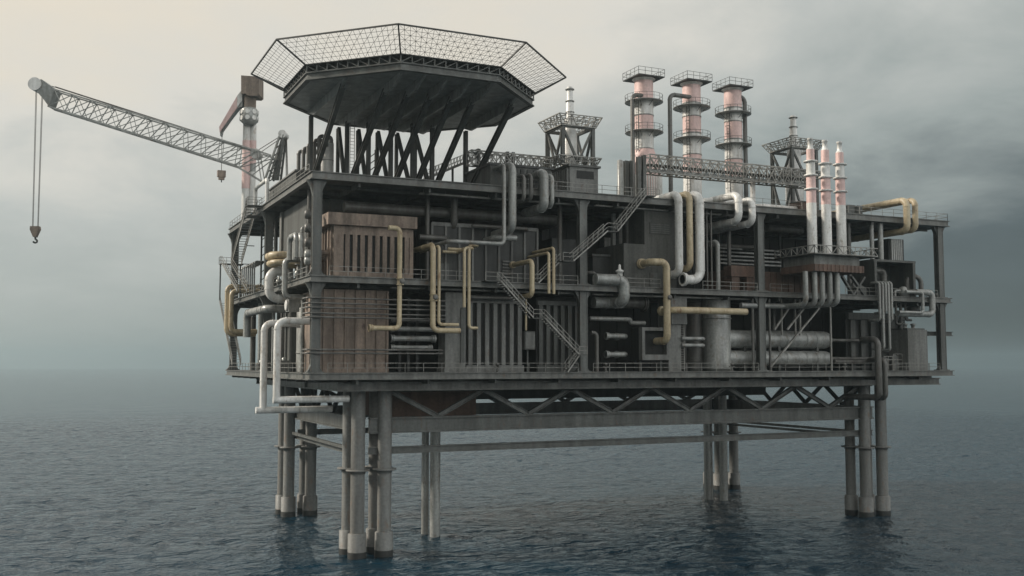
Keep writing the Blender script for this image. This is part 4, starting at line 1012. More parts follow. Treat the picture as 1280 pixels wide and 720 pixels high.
for sx in (-3.1, .0): MB().bar((sx, yB + 1.6, ZM - .5), (sx, yB + 1.6, ZM + 5.05), .2).build('post', 'deck_steel', t)
yC = P(284, 375, X=-.2).y; yD = P(301, 440, X=-.2).y
tower_stair(-.15, min(yC, 57), yD, ZM - .0, .9, 1.3, 26, 'long bright-railed stair between middle and lower deck at the left end', False)
for k, px in enumerate((327, 333)):
    a = P(px, 300, X=2.6)
    m = MB(); h0, h1 = ZM, ZT - 1
    m.bar((2.6, a.y, h0), (2.6, a.y, h1), .25).bar((4.0, a.y, h0), (4.0, a.y, h1), .25)
    n = 9
    for i in range(n):
        z0_, z1_ = h0 + (h1 - h0) * i / n, h0 + (h1 - h0) * (i + 1) / n
        m.bar((2.6, a.y, z0_), (4.0, a.y, z1_), .12)
    m.build('lattice_post', 'deck_steel', None, ('left', 'right')[k] + ' lattice post between upper stair and duct house on the left face', 'lattice post')
# valve cluster on the corner column
for k, py in enumerate((268, 285, 303, 318, 326)):
    a = P(386.5, py, X=.9)
    t = thing('gate_valve', ('topmost', 'second', 'third', 'fourth', 'lowest')[k] + ' round valve in the column of valves left of the corner column', 'valve', (a.x, a.y, a.z), 'column of valves')
    MB().lathe((a.x, a.y, a.z), [(.25, -.6), (.55, -.5), (.6, 0), (.5, .35), (.25, .45)], 14, axis=0).build('valve_body', 'grey_pipe' if k > 2 else 'dim_pipe', t)
    MB().lathe((a.x + .45, a.y, a.z), [(.22, 0), (.22, .9)], 10, axis=0).build('stem', 'dim_pipe', t)
a = P(386, 300, X=1.6)
MB().tube([V((1.6, a.y, ZM + .5)), V((1.6, a.y, ZT - 1))], .25, 10).build('pipe', 'dim_pipe', None, 'upright feed pipe behind the column of valves', 'pipe')

# ================================================================== dark plant inside the decks
def mass(nm, x0, x1, y0, y1, z0, z1, mat, label, n=0):
    t = thing(nm, label, 'plant building', ((x0+x1)/2, (y0+y1)/2, z0))
    MB().box(x0, x1, y0, y1, z0 + .003, z1).build('body', mat, t)
    m = MB()
    k = max(3, int((x1 - x0) / 2.6)); ribs(m, x0, x1, y0 - .002, z0 + .01, z1 - .3, k, .22, .18)
    k = max(3, int((y1 - y0) / 2.6))
    for i in range(k):
        y = y0 + (y1 - y0) * (i + .5) / k; m.box(x0 - .18, x0 - .002, y - .11, y + .11, z0 + .01, z1 - .3)
    m.build('wall_ribs', mat, t)
mass('plant_building', 9.5, 36, 14, 50, ZM, ZT - 1.6, 'dark_steel', 'big dark plant building filling the left half of the middle deck')
mass('plant_building', 38, 66, 15, 50, ZM, ZT - 1.7, 'dark_steel', 'big dark plant building behind the blockhouse on the middle deck')
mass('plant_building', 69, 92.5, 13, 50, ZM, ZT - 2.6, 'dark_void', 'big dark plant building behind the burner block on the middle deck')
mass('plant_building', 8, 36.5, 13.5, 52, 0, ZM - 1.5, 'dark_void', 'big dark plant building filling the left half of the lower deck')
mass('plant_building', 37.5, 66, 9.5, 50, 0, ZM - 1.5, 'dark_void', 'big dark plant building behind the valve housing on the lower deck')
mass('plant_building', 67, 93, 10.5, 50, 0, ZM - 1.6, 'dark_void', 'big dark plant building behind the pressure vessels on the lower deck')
# dim pipes inside the bays
for k, (px0, px1, py, Y, w_, lab) in enumerate(((524, 560, 296, 5, 7, 'dim level pipe stub left of the ribbed container'), (744, 800, 262, 9, 7, 'dim level pipe under the upper deck behind the upper stair'), (958, 1005, 285, 8, 9, 'dim level pipe under the upper deck left of the slim chimneys'), (885, 945, 306, 8, 5, 'dim level pipe above the rusty shed'), (1043, 1090, 452, 3, 5, 'dim level pipe low on the deck behind the pump cages'), (590, 660, 282, 4.5, 5, 'dim level pipe above the ribbed container'))):
    pp('dim_pipe', w_, (px0, py, Y), [('x', px1), ('dy', 3)], lab)
for k, (px, Y, z0_, z1_, w_, lab) in enumerate(((700, 5, ZM, ZT - 1, 6, 'dim standpipe by the second front column on the middle deck'), (912, 6, ZM, ZT - 1, 5, 'dim standpipe over the rusty shed'), (966, 7, 0, ZM - 1, 5, 'dim standpipe behind the pressure vessels'), (940, 1.4, 0, ZM - 1, 4, 'left dim standpipe hugging the third front column'), (961, 1.3, 0, ZM - 1, 3, 'right dim standpipe hugging the third front column'), (1062, 3, ZM, ZT - 1, 6, 'dim standpipe between slim chimneys and pale uprights'), (534, 6, ZM, ZT - 1, 6, 'dim standpipe left of the ribbed container'))):
    a = P(px, 350, Y=Y); r = w_ / 2 / ppm(px, Y)
    MB().tube([V((a.x, Y, z0_)), V((a.x, Y, z1_))], r, 12).build('standpipe', 'dim_pipe', None, lab, 'pipe')

# thin uprights and small fittings along the left face
for k in range(7):
    y = P(302 + k * 2.6, 360, X=1.5).y
    MB().tube([V((1.5, y, ZM)), V((1.5, y, ZM + 5.5)), V((3.5, y, ZM + 5.5))], .13, 8, .4).build('thin_upright', 'grey_pipe', None, 'thin grey upright in the row behind the left end stair landing', 'pipe', 'row of thin uprights at the left end')
for k, (px, X, z0_, z1_, r_, mt, lab) in enumerate(((342, 1.2, 0, 8.8, .24, 'grey_pipe', 'slim pale upright on the lower deck left of the tall white pipes'), (353, 1.4, 0, 7.0, .3, 'dim_pipe', 'dark upright on the lower deck between the tall white pipes'), (378, 1.8, 0, 9.6, .22, 'grey_pipe', 'slim upright on the lower deck between grey tank and corner column'), (343, 3.0, ZM, ZT - 1.2, .3, 'dim_pipe', 'dark upright on the middle deck left of the duct house'), (376, 1.4, ZM, ZM + 7, .2, 'grey_pipe', 'slim upright on the middle deck beside the column of valves'))):
    y = P(px, 400, X=X).y
    MB().tube([V((X, y, z0_ + .002)), V((X, y, z1_)), V((X + 1.4, y, z1_))], r_, 12, r_ * 2).build('standpipe', mt, None, lab, 'pipe')
for k, (px, X, z_, w_, h_, lab) in enumerate(((350, .9, .002, 1.5, 1.5, 'squat grey pump box on the lower deck edge under the tall white pipes'), (322, .9, .002, 2.2, 1.2, 'low grey pump box on the lower deck edge near the stair tower foot'), (330, 1.0, ZM + .002, 1.8, 1.6, 'grey cabinet on the middle deck edge left of the fat pale loop'))):
    y = P(px, 420, X=X).y
    t = thing('pump_box', lab, 'pump box', (X + .6, y, z_))
    MB().box(X, X + 1.3, y - w_/2, y + w_/2, z_, z_ + h_).build('case', 'grey_paint', t)
    MB().box(X - .06, X - .002, y - w_/2 + .2, y + w_/2 - .2, z_ + .2, z_ + h_ - .2).build('door', 'deck_steel', t)
    MB().lathe((X + .6, y, z_ + h_), [(.3, .002), (.3, .35), (.1, .45)], 14).build('vent', 'grey_pipe', t)
# ================================================================== UPPER DECK
# plant house right of the helideck
x0, x1, z0, z1 = ext_box(613, 690, 206, 240, 2.0); z0 = ZT + .002
yb = yback(x0, ZT + 2, 2.0, 584)
t = thing('plant_house', 'dark flat-roofed plant house on the upper deck right of the helideck', 'plant house', ((x0+x1)/2, 5, ZT))
MB().box(x0, x1, 2, yb, z0, z1).build('body', 'deck_steel', t)
MB().box(x0 - .25, x1 + .25, 1.75, yb + .2, z1 + .002, z1 + .3).build('roof', 'dark_steel', t)
m = MB(); ribs(m, x0 + 3.2, x1 - .2, 1.998, z0 + .2, z1 - .25, 6, .5, .2); m.build('wall_piers', 'dark_steel', t)
MB().rail((x0, 1.9, z1 + .3), (x1, 1.9, z1 + .3), 1.1, 1.6, .03).build('roof_railing', 'rail_steel', t)
PHX0, PHX1, PHZ = x0, x1, z1
for k, (px, w_, ya, ye) in enumerate(((655, 5, 219, 250), (664, 5, 218, 249), (680, 11.5, 216, 259), (690, 5.5, 219, 257))):
    a = P(px, ya, Y=-.7)
    pp('dim_pipe' if k < 2 else 'grey_pipe', w_, V((a.x, 1.9, a.z)), [('Y', -.7), ('z', ye), ('Y', 5)], ('first', 'second', 'fat third', 'fourth')[k] + ' hoop pipe from the left in front of the dark plant house', group='hoop pipes at the plant house', bend=.75)
# walkway truss boxes behind the plant house
def truss_box(name, label, cat, a, b, w, h, n, group=None, posts=()):
    """box truss between points a,b (bottom centre line along X), width w in Y, height h"""
    a, b = V(a), V(b); t = thing(name, label, cat, a.lerp(b, .5), group)
    for s in (-1, 1):
        o = V((0, s * w / 2, 0)); MB().lattice(a + o, b + o, h, n, .075, x=True).build('side_truss', 'rail_steel', t)
    for hh in (0, h):
        m = MB()
        for k in range(n + 1):
            p = a.lerp(b, k / n); m.bar(p + V((0, -w/2, hh)), p + V((0, w/2, hh)), .1)
            if k < n: q = a.lerp(b, (k + 1) / n); m.bar(p + V((0, -w/2, hh)), q + V((0, w/2, hh)), .09)
        m.build('cross_bracing', 'rail_steel', t)
    return t
a = P(586, 206, Y=9); b = P(690, 214, Y=9); b.z = a.z
truss_box('walkway_truss', 'lattice walkway truss running above the dark plant house to the lattice tower', 'walkway', a, b, 1.6, 1.9, 10)
for k, px in enumerate((598, 634, 641)):
    c = P(px, 206, Y=9); MB().ibar((c.x, 9, ZT), (c.x, 9, a.z + 2.3), .45, .5, up=(0, 1, 0)).build('walkway_post', 'deck_steel', None, ('leftmost', 'middle', 'rightmost')[k] + ' post carrying the lattice walkway behind the plant house', 'post')
# sloping gangway with many treads, seen through the struts
t = thing('gangway', 'long sloping gangway of open treads seen between the right helideck struts', 'gangway', (20, 16, ZT))
a = P(598, 196, Y=13); b = P(537, 221, Y=13); wv = V((0, 3.6, 0)); b.z = max(b.z, ZT + .2)
m = MB()
n = 32
for k in range(n + 1):
    p = a.lerp(b, k / n); m.bar(p, p + wv, .5, .08)
m.build('treads', 'rail_steel', t)
m = MB()
for o in (V((0, 0, 0)), wv):
    m.bar(a + o, b + o, .1, .3); u = V((0, 0, 1.2)); m.bar(a + o + u, b + o + u, .07); m.bar(a + o + u*.5, b + o + u*.5, .06)
    for k in range(0, n + 1, 2): p = a.lerp(b, k / n) + o; m.bar(p, p + u, .07); q = a.lerp(b, min(1, (k + 2) / n)) + o; m.bar(p + u, q, .05)
m.build('stringer', 'rail_steel', t)
for k in (4, 14):
    p = a.lerp(b, k / n) + wv * .5
    if p.z - ZT > .6: MB().bar((p.x, p.y, ZT), p, .25).build('support', 'deck_steel', t)
# ------------------------------------------------------------------ lattice flare towers
def flare_tower(label, flx, frx, fy, llx, ztop_px, Y, plat_ext, zmid_px, cabin, spx, spy_top, mats, sp_r):
    """flx: front-left leg image column, frx: front-right, llx: back-left"""
    A = P(flx, 200, Y=Y); Bx = P(frx, 200, Y=Y).x; yb = yback(A.x, A.z, Y, llx)
    zt = P(flx, ztop_px, Y=Y).z; zm = P(flx, zmid_px, Y=Y).z
    x0, x1, y0, y1 = A.x, Bx, Y, yb
    t = thing('lattice_tower', label, 'tower', ((x0+x1)/2, (y0+y1)/2, ZT))
    zb = cabin if cabin else ZT
    for x in (x0, x1):
        for y in (y0, y1): MB().ibar((x, y, zb), (x, y, zt), .5, .5, up=(0, 1, 0)).build('leg', 'deck_steel', t)
    cs = [(x0, y0), (x1, y0), (x1, y1), (x0, y1)]
    for k in range(4):
        p, q = cs[k], cs[(k + 1) % 4]; mx_, my_ = (p[0]+q[0])/2, (p[1]+q[1])/2
        for (c, d) in (((*p, zt - .4), (mx_, my_, zm + .2)), ((*q, zt - .4), (mx_, my_, zm + .2))): MB().bar(c, d, .3).build('brace', 'deck_steel', t)
        MB().bar((*p, zt - .3), (*q, zt - .3), .4).build('ring_beam', 'deck_steel', t)
        if not cabin:
            for (c, d) in (((*p, zm - .3), (mx_, my_, ZT + .2)), ((*q, zm - .3), (mx_, my_, ZT + .2))): MB().bar(c, d, .3).build('brace', 'deck_steel', t)
    e = plat_ext
    for zz, ee, hh in ((zt, e, 1.35), (zm, e * .9, 1.1)):
        gx0, gx1, gy0, gy1 = x0 - .35, x1 + .35, y0 - .35, y1 + .35; zz -= .25
        ox0, ox1, oy0, oy1 = x0 - ee, x1 + ee, y0 - ee, y1 + ee
        m = MB(); c4 = [(gx0, gy0), (gx1, gy0), (gx1, gy1), (gx0, gy1)]; o4 = [(ox0, oy0), (ox1, oy0), (ox1, oy1), (ox0, oy1)]
        n_ = 7
        for k in range(4):
            a_, b_ = V((*c4[k], zz)), V((*c4[(k+1) % 4], zz)); A_, B_ = V((*o4[k], zz + hh)), V((*o4[(k+1) % 4], zz + hh))
            m.bar(a_, b_, .15); m.bar(A_, B_, .13); m.bar(a_.lerp(A_, .5), b_.lerp(B_, .5), .07)
            up_ = V((0, 0, .5))
            for i in range(n_ + 1):
                p_, q_ = a_.lerp(b_, i / n_), A_.lerp(B_, i / n_); m.bar(p_, q_, .09)
                if i < n_:
                    p2, q2 = a_.lerp(b_, (i+1) / n_), A_.lerp(B_, (i+1) / n_); m.bar(p_, q2, .07) if i % 2 else m.bar(q_, p2, .07)
        nn = 6
        for i in range(nn + 1):
            xx = ox0 + (ox1 - ox0) * i / nn; yy = oy0 + (oy1 - oy0) * i / nn
            m.bar((xx, oy0, zz + hh), (xx, oy1, zz + hh), .09); m.bar((ox0, yy, zz + hh), (ox1, yy, zz + hh), .09)
        m.build('gallery', 'rail_steel', t)
    # spire
    cx_, cy_ = (x0+x1)/2, (y0+y1)/2
    f = proj(V((cx_, cy_, zt)))[2]
    ztop = mv(V((cx_, cy_, zt)), 2, spy_top, 1).z
    r = sp_r; H = ztop - zm
    prof = [(r, zb + .1), (r, zm + H * .12), (r * .78, zm + H * .16), (r * .78, zm + H * .42), (r * .62, zm + H * .46), (r * .62, zm + H * .58), (r * .44, zm + H * .62), (r * .40, zm + H * .8), (r * .34, zm + H * .82), (r * .30, ztop)]
    s = MB().lathe((cx_, cy_, 0), prof, 22).build('spire', 'pale_paint', t)
    for fz in (.5, .68, .82, .97): MB().lathe((cx_, cy_, zm + H * fz), [(r * .3, -.08), (r * (.72 if fz < .6 else .5), -.06), (r * (.72 if fz < .6 else .5), .06), (r * .3, .08)], 18, cap=False).build('spire_ring', 'grey_pipe', s)
    return t, (x0, x1, y0, y1)
# first tower stands on a cabin
cbz = P(712, 208, Y=3.2).z
t1, (x0, x1, y0, y1) = flare_tower('lattice tower with white stepped spire standing on a grey cabin', 703.5, 741, 0, 684.6, 154, 4.0, 1.0, 203, cbz + .3, 712, 109, None, 1.3)
cx0, cx1 = P(712, 220, Y=3.0).x, P(747.5, 220, Y=3.0).x; cyb = yback(cx0, ZT + 2, 3.0, 690)
t = thing('deck_cabin', 'square grey cabin with a dark window under the first lattice tower', 'cabin', ((cx0+cx1)/2, 5, ZT))
MB().box(cx0, cx1, 3, cyb, ZT + .002, cbz).build('body', 'grey_paint', t)
MB().box(cx0 - .3, cx1 + .3, 2.7, cyb + .3, cbz + .002, cbz + .29).build('roof', 'deck_steel', t)
MB().box(cx0 + 1.1, cx1 - .7, 2.93, 2.998, ZT + 2.4, cbz - .5).build('window', 'dark_void', t)
m = MB()
for k in range(8):
    y = 3.2 + (cyb - 3.6) * k / 7; m.box(cx0 - .3, cx0 - .002, y, y + .3, ZT + .3, cbz - .2)
m.build('side_louvre', 'grey_paint', t)
# second tower stands on the deck
t2, e2 = flare_tower('lattice tower with white stepped spire rising from the upper deck behind the pipe bridge', 990, 1020, 0, 965.5, 182, 13, 1.2, 219, None, 991, 145, None, 1.5)

# ------------------------------------------------------------------ three big stacks
SY = 19.0
def stack(px, top_py, rings, bands, label, cone, pipe, whalf, lad):
    b = P(px, 250, Y=SY); cx, cy = b.x, SY; D = proj(V((cx, cy, 35)))[2]; s = D / FPX
    def zz(py): return mv(V((cx, cy, 35)), 2, py, 1).z
    r = whalf * s
    t = thing('exhaust_stack', label, 'stack', (cx, cy, ZT), 'big red and white stacks')
    zt = zz(top_py)
    # bands: list of (py_bottom, material) from the top down
    zprev = zt - .35; 
    for pyb, mat_ in bands:
        z_ = ZT + .05 if pyb is None else zz(pyb)
        if cone and pyb is None: break
        MB().lathe((cx, cy, 0), [(r, z_ + .002), (r, zprev)], 32).build('painted_band' if mat_ == 'red_paint' else 'shaft', mat_, t); zprev = z_
    if cone:
        zc1 = zz(cone)
        MB().lathe((cx, cy, 0), [(r * 1.75, zc1), (r * 1.02, zprev)], 32).build('cone', 'red_paint', t)
        MB().lathe((cx, cy, 0), [(r * 1.75, ZT + .02), (r * 1.75, zc1 - .002)], 32).build('base_drum', 'red_paint', t)
        m = MB()
        for k in range(20):
            a_ = math.pi * (1.0 + k / 20.); m.box(cx + r * 1.78 * math.cos(a_) - .1, cx + r * 1.78 * math.cos(a_) + .1, cy + r * 1.78 * math.sin(a_) - .1, cy + r * 1.78 * math.sin(a_) + .1, ZT + .1, zc1 - 1.2)
        m.build('base_fins', 'pale_paint', t)
    # seam rings
    for pyb, mat_ in bands:
        if pyb: MB().lathe((cx, cy, zz(pyb)), [(r, -.1), (r * 1.05, -.08), (r * 1.05, .08), (r, .1)], 32, cap=False).build('seam_ring', 'grey_pipe', t)
    # square top platform
    q = r * 1.62
    hd = MB().lathe((cx, cy, 0), [(r, zt - .36), (r * 1.25, zt - .02)], 32, cap=False).build('flared_head', 'pale_paint', t)
    MB().box(cx - q, cx + q, cy - q, cy + q, zt, zt + .16).build('top_platform', 'dark_steel', t)
    m = MB(); c4 = [(cx - q, cy - q), (cx + q, cy - q), (cx + q, cy + q), (cx - q, cy + q)]
    for k in range(4): m.rail((*c4[k], zt + .16), (*c4[(k+1) % 4], zt + .16), 1.15, 1.3, .026)
    m.build('top_railing', 'deck_steel', t)
    for py in rings:
        z_ = zz(py); R = r * 2.05
        g = MB().lathe((cx, cy, z_), [(r * 1.02, .06), (R, .06), (R, .14), (r * 1.02, .14)], 32, cap=False).build('ring_gallery', 'grey_pipe', t)
        m = MB().ring((cx, cy, z_ + 1.15), R - .05, .035, 32).ring((cx, cy, z_ + .65), R - .05, .022, 32)
        for k in range(16):
            a_ = 2 * math.pi * k / 16; p = V((cx + (R - .05) * math.cos(a_), cy + (R - .05) * math.sin(a_), z_ + .14)); m.bar(p, p + V((0, 0, 1.0)), .045)
        m.build('gallery_railing', 'deck_steel', g)
        m = MB()
        for k in range(8):
            a_ = 2 * math.pi * k / 8; d_ = V((math.cos(a_), math.sin(a_), 0)); o_ = V((cx, cy, z_))
            m.bar(o_ + d_ * r * 1.01 - V((0, 0, .7)), o_ + d_ * (R - .3) + V((0, 0, .05)), .06)
        m.build('gallery_bracket', 'deck_steel', g)
    # caged ladder up the side facing front-left
    an = math.radians(lad); d_ = V((math.cos(an), math.sin(an), 0)); tn = V((-d_.y, d_.x, 0)); o_ = V((cx, cy, 0)) + d_ * (r + .22 + (r * .8 if cone else 0) * 0)
    m = MB(); zlo = zz(cone) if cone else ZT + .1; zhi = zz(rings[0])
    for s_ in (-.25, .25): m.bar(o_ + tn * s_ + V((0, 0, zlo)), o_ + tn * s_ + V((0, 0, zhi + 1)), .07)
    k = 0
    while zlo + k * .5 < zhi: m.bar(o_ - tn * .25 + V((0, 0, zlo + k * .5)), o_ + tn * .25 + V((0, 0, zlo + k * .5)), .05); k += 1
    k = 0
    while zlo + 2 + k * 1.3 < zhi:
        z_ = zlo + 2 + k * 1.3; pr = None
        for j in range(7):
            th = math.pi * j / 6; p = o_ + tn * (.4 * math.cos(th)) + d_ * (.75 * math.sin(th)) + V((0, 0, z_))
            if pr is not None: m.bar(pr, p, .05)
            pr = p
        k += 1
    m.build('ladder', 'deck_steel', t)
    # side pipe
    if pipe:
        ppx, ppt, side = pipe
        yy = cy - r * .6 if side != 0 else cy - r - .5
        xx = mv(V((cx, yy, 35)), 0, ppx, 0).x; zt_ = mv(V((xx, yy, 40)), 2, ppt, 1).z
        pts = [V((xx, yy, ZT + .02)), V((xx, yy, zt_)), V((cx + (r * .5 if xx > cx else -r * .5), yy, zt_))]
        MB().tube(pts, 5.4 / 2 * s, 16, .9).build('side_pipe', 'dim_pipe', t)
stack(806, 99.5, (129, 167), ((125.5, 'red_paint'), (145, 'pale_paint'), (164, 'red_paint'), (187, 'pale_paint'), (None, 'red_paint')), 'left big stack with a red conical foot, tallest of the three', 212, (791, 118, -1), 11.7, 200)
stack(866, 105, (136, 175.5), ((130, 'red_paint'), (146.5, 'pale_paint'), (167.5, 'red_paint'), (194, 'pale_paint'), (220, 'red_paint'), (None, 'pale_paint')), 'middle big red and white stack with a grey pipe arching in from its left', None, (838, 118, -1), 11.4, 215)
stack(918, 112, (144, 183), ((136, 'red_paint'), (153, 'pale_paint'), (175, 'red_paint'), (200, 'pale_paint'), (223, 'red_paint'), (None, 'pale_paint')), 'right big red and white stack with a grey pipe down its right side', None, (932, 122, 1), 11.0, 205)

# ------------------------------------------------------------------ pipe bridge
a = P(807, 216, Y=8); b = P(1012, 229, Y=8); b.z = a.z
h = P(807, 194.5, Y=8).z - a.z
t = truss_box('truss_bridge', 'long lattice pipe bridge running in front of the stacks to the second tower', 'bridge', a, b, 2.2, h, 20)
MB().tube([a + V((0, 0, .4)), b + V((0, 0, .4))], .3, 12).build('bridge_pipe', 'grey_pipe', t)
MB().box(a.x, b.x, a.y - .9, a.y + .9, a.z + h * .45, a.z + h * .45 + .1).build('bridge_floor', 'deck_steel', t)
for k, (px, py, yy, w_) in enumerate(((798, 196, 7.2, .55), (804.5, 194, 7.2, .55), (782, 201, 9.5, .55), (788, 201, 9.5, .5))):
    c = P(px, py, Y=yy)
    MB().ibar((c.x, yy, ZT), (c.x, yy, c.z), w_, w_, up=(0, 1, 0)).build('bridge_post', 'deck_steel', None, ('front left', 'front right', 'rear left', 'rear right')[k] + ' upright steel post under the left end of the pipe bridge', 'post')
c = P(775, 201, Y=9)
MB().lathe((c.x, 9, 0), [(.42, ZT + .002), (.42, c.z), (.2, c.z + .15)], 16).build('vent_pipe', 'grey_pipe', None, 'pale vent pipe left of the bridge posts', 'pipe')
c = P(940.5, 218, Y=9)
MB().lathe((c.x, 9, 0), [(.4, ZT + .002), (.4, c.z), (.25, c.z + .3)], 16).build('vent_pipe', 'pale_paint', None, 'white vent pipe right of the third stack below the bridge', 'pipe')
# low pipework lying on the deck between the stacks
for k, (pa, pb, py, yy, w_, mt) in enumerate(((822, 850, 245, 6, 9, 'pale_paint'), (885, 925, 243, 5, 8, 'pale_paint'), (745, 775, 241, 6, 6, 'grey_pipe'), (885, 945, 249, 9, 9, 'grey_pipe'), (950, 1005, 255, 5, 8, 'pale_paint'))):
    a = P(pa, py, Y=yy); b = P(pb, py, Y=yy); r = w_ / 2 / ppm(pa, yy); z_ = ZT + r + .35 + .3 * (k % 2)
    MB().tube([V((a.x, yy + 3, ZT)), V((a.x, yy + 3, z_)), V((a.x, yy, z_)), V((b.x, yy, z_)), V((b.x, yy + 3, z_))], r, 14, r * 1.6).build('pipe', mt, None, ('white level pipe on the upper deck left of the white risers', 'white level pipe on the upper deck between second and third stack', 'grey level pipe on the upper deck between cabin and vent pipe', 'grey level pipe behind the third stack foot', 'white level pipe on the upper deck left of the slim chimneys')[k], 'pipe')
for k, (px0, px1, h, yy, mt, lab) in enumerate(((1000, 1011, 1.9, 4, 'rust_panel', 'rusty crate-like locker between second tower and slim chimneys'), (1060, 1068, 1.7, 3, 'deck_steel', 'grey locker with sloped lid right of the slim chimneys'), (1072, 1078, 2.1, 5, 'deck_steel', 'narrow grey locker left of the tan loop pipes'), (1100, 1112, 1.2, 8, 'grey_pipe', 'low pale skid on the deck behind the tan loop pipes'), (1022, 1036, 1.3, 7, 'rust_panel', 'low rusty skid behind the left slim chimney'))):
    a, b = P(px0, 255, Y=yy), P(px1, 255, Y=yy)
    t = thing('deck_locker', lab, 'locker', ((a.x+b.x)/2, yy, ZT))
    MB().box(a.x, b.x, yy, yy + 2.5, ZT + .2, ZT + h).build('body', mt, t)
    MB().box(a.x - .1, b.x + .1, yy - .1, yy + 2.6, ZT + h + .002, ZT + h + .15).build('lid', 'deck_steel', t)
    MB().box(a.x + .2, a.x + .5, yy + .2, yy + 2.3, ZT + .002, ZT + .198).box(b.x - .5, b.x - .2, yy + .2, yy + 2.3, ZT + .002, ZT + .198).build('skid', 'dark_steel', t)
# ------------------------------------------------------------------ left part of the upper deck
a = P(403, 200, Y=13); b = P(419, 200, Y=13); r = (b.x - a.x) / 2; zt_ = P(411, 174, Y=13).z; cx = (a.x+b.x)/2
t = thing('storage_tank', 'pale round tank on the upper deck behind the left helideck struts', 'tank', (cx, 13 + r, ZT))
MB().lathe((cx, 13 + r, 0), [(r, ZT + .1), (r, zt_ - .5), (r * .85, zt_), (.2, zt_ + .25)], 28).build('shell', 'pale_paint', t)
for f in (.25, .6): MB().lathe((cx, 13 + r, ZT + (zt_ - ZT) * f), [(r, -.06), (r * 1.03, -.05), (r * 1.03, .05), (r, .06)], 28, cap=False).build('band', 'grey_pipe', t)
for k, (px, py) in enumerate(((373.5, 189), (379.5, 185), (385.5, 180), (393, 175), (399, 170))):
    a = P(px, py, X=2.0 + .4 * k)
    MB().tube([V((a.x, a.y, ZT)), V((a.x, a.y, a.z)), V((a.x + 1.6, a.y, a.z)), V((a.x + 1.6, a.y, a.z - .7))], .26, 10, .4).build('vent_hook', 'dim_pipe', None, nm5[k] + ' of five hooked vent pipes by the left deck edge' + (', from the left' if k in (1, 3) else ''), 'vent pipe', 'hooked vent pipes')
c = P(440.5, 165, Y=14)
m = MB()
for s_ in (-.3, .3): m.bar((c.x + s_, 14, ZT), (c.x + s_, 14, HZ), .07)
for k in range(22): m.bar((c.x - .3, 14, ZT + .3 + k * .45), (c.x + .3, 14, ZT + .3 + k * .45), .05)
m.build('access_ladder', 'rail_steel', None, 'thin vertical ladder up to the helideck underside', 'ladder')
# mast behind helideck
c = P(465.5, 165, Y=24)
m = MB(); 
for s_ in (-.6, .6):
    for t_ in (-.6, .6): m.bar((c.x + s_, 24 + t_, ZT), (c.x + s_, 24 + t_, ZT + 8.5), .12)
for k in range(8):
    for t_ in (-.6, .6): m.bar((c.x - .6, 24 + t_, ZT + k), (c.x + .6, 24 + t_, ZT + k + 1), .09)
    for s_ in (-.6, .6): m.bar((c.x + s_, 23.4, ZT + k + 1), (c.x + s_, 24.6, ZT + k), .09)
m.build('lattice_mast', 'deck_steel', None, 'short lattice mast glimpsed between the helideck struts', 'mast')
# white elbow by the left edge
a = P(319.5, 240, X=.1); b = P(334, 236, X=.1); zt_ = P(326, 230.5, X=.1).z
MB().tube([V((.1, a.y, ZT)), V((.1, a.y, zt_)), V((.1, b.y, zt_)), V((.1, b.y, ZT))], .27, 14, .6).build('pipe', 'pale_paint', None, 'white hoop pipe standing on the left deck edge near the crane base', 'pipe')

# ------------------------------------------------------------------ main crane
CX, CY = 3.2, P(349, 230, X=3.2).y
K0 = V((CX, CY, ZT)); KD = proj(K0 + V((0, 0, 3)))[2]
def K(px, py, dd=0): return P(px, py, D=KD + dd)
cr1 = thing('boom_crane', 'grey lattice boom crane reaching far out left over the sea', 'crane', K0)
ybk = yback(CX, ZT + 2, CY, 336)
y_l, y_r = P(337, 232, X=.9).y, P(370, 232, X=.9).y
MB().box(.9, 5.2, y_r, y_l, ZT + .002, ZT + 2.0).build('machine_house', 'deck_steel', cr1)
MB().box(.7, 5.4, y_r - .2, y_l + .2, ZT + 2.002, ZT + 2.2).build('house_roof', 'grey_paint', cr1)
A, B = K(329, 228), K(341, 196)         # boom foot: lower, upper
Tl, Tu = K(64, 135), K(72, 114)         # lattice end
side = FWD.copy(); side.z = 0; side.normalize(); side *= 1.1
m = MB()
Al = K(296, 208); Bu = K(323, 190)
for s_ in (-1, 1):
    o = side * s_
    m.bar(Tl + o, Al + o, .22); m.bar(Al + o, A + o, .24); m.bar(Tu + o, Bu + o, .2); m.bar(Bu + o, B + o, .2)
m.build('boom_chord', 'grey_pipe', cr1)
n = 11
m = MB()
for k in range(n + 1):
    p, q = Tl.lerp(Al, k / n), Tu.lerp(Bu, k / n)
    for s_ in (-1, 1):
        o = side * s_; m.bar(p + o, q + o, .12)
        if k < n:
            p2, q2 = Tl.lerp(Al, (k+1) / n), Tu.lerp(Bu, (k+1) / n); m.bar(p + o, q2 + o, .1); m.bar(q + o, p2 + o, .1)
    m.bar(p - side, p + side, .1); m.bar(q - side, q + side, .1)
    if k < n:
        pass
for s_ in (-1, 1):
    o = side * s_
    m.bar(Al + o, Bu + o, .14); m.bar(Al + o, B + o, .12); m.bar(A + o, Bu + o, .12); m.bar(K(312, 218) + o, B + o, .12)
m.build('boom_lacing', 'grey_pipe', cr1)
poly = [K(50, 103), K(56, 101.5), K(73, 114), K(65, 135), K(59, 127), K(48, 114)]
MB().extrude([p - side * 1.02 for p in poly], side * 2.04).build('boom_head', 'grey_pipe', cr1)
def disc(c, r, w_): 
    d = side.normalized(); return MB().rod(c - d * w_ / 2, c + d * w_ / 2, r, 22)
disc(K(48, 107.5), 8.2 * KD / FPX, 2.6).build('sheave', 'pale_paint', cr1)
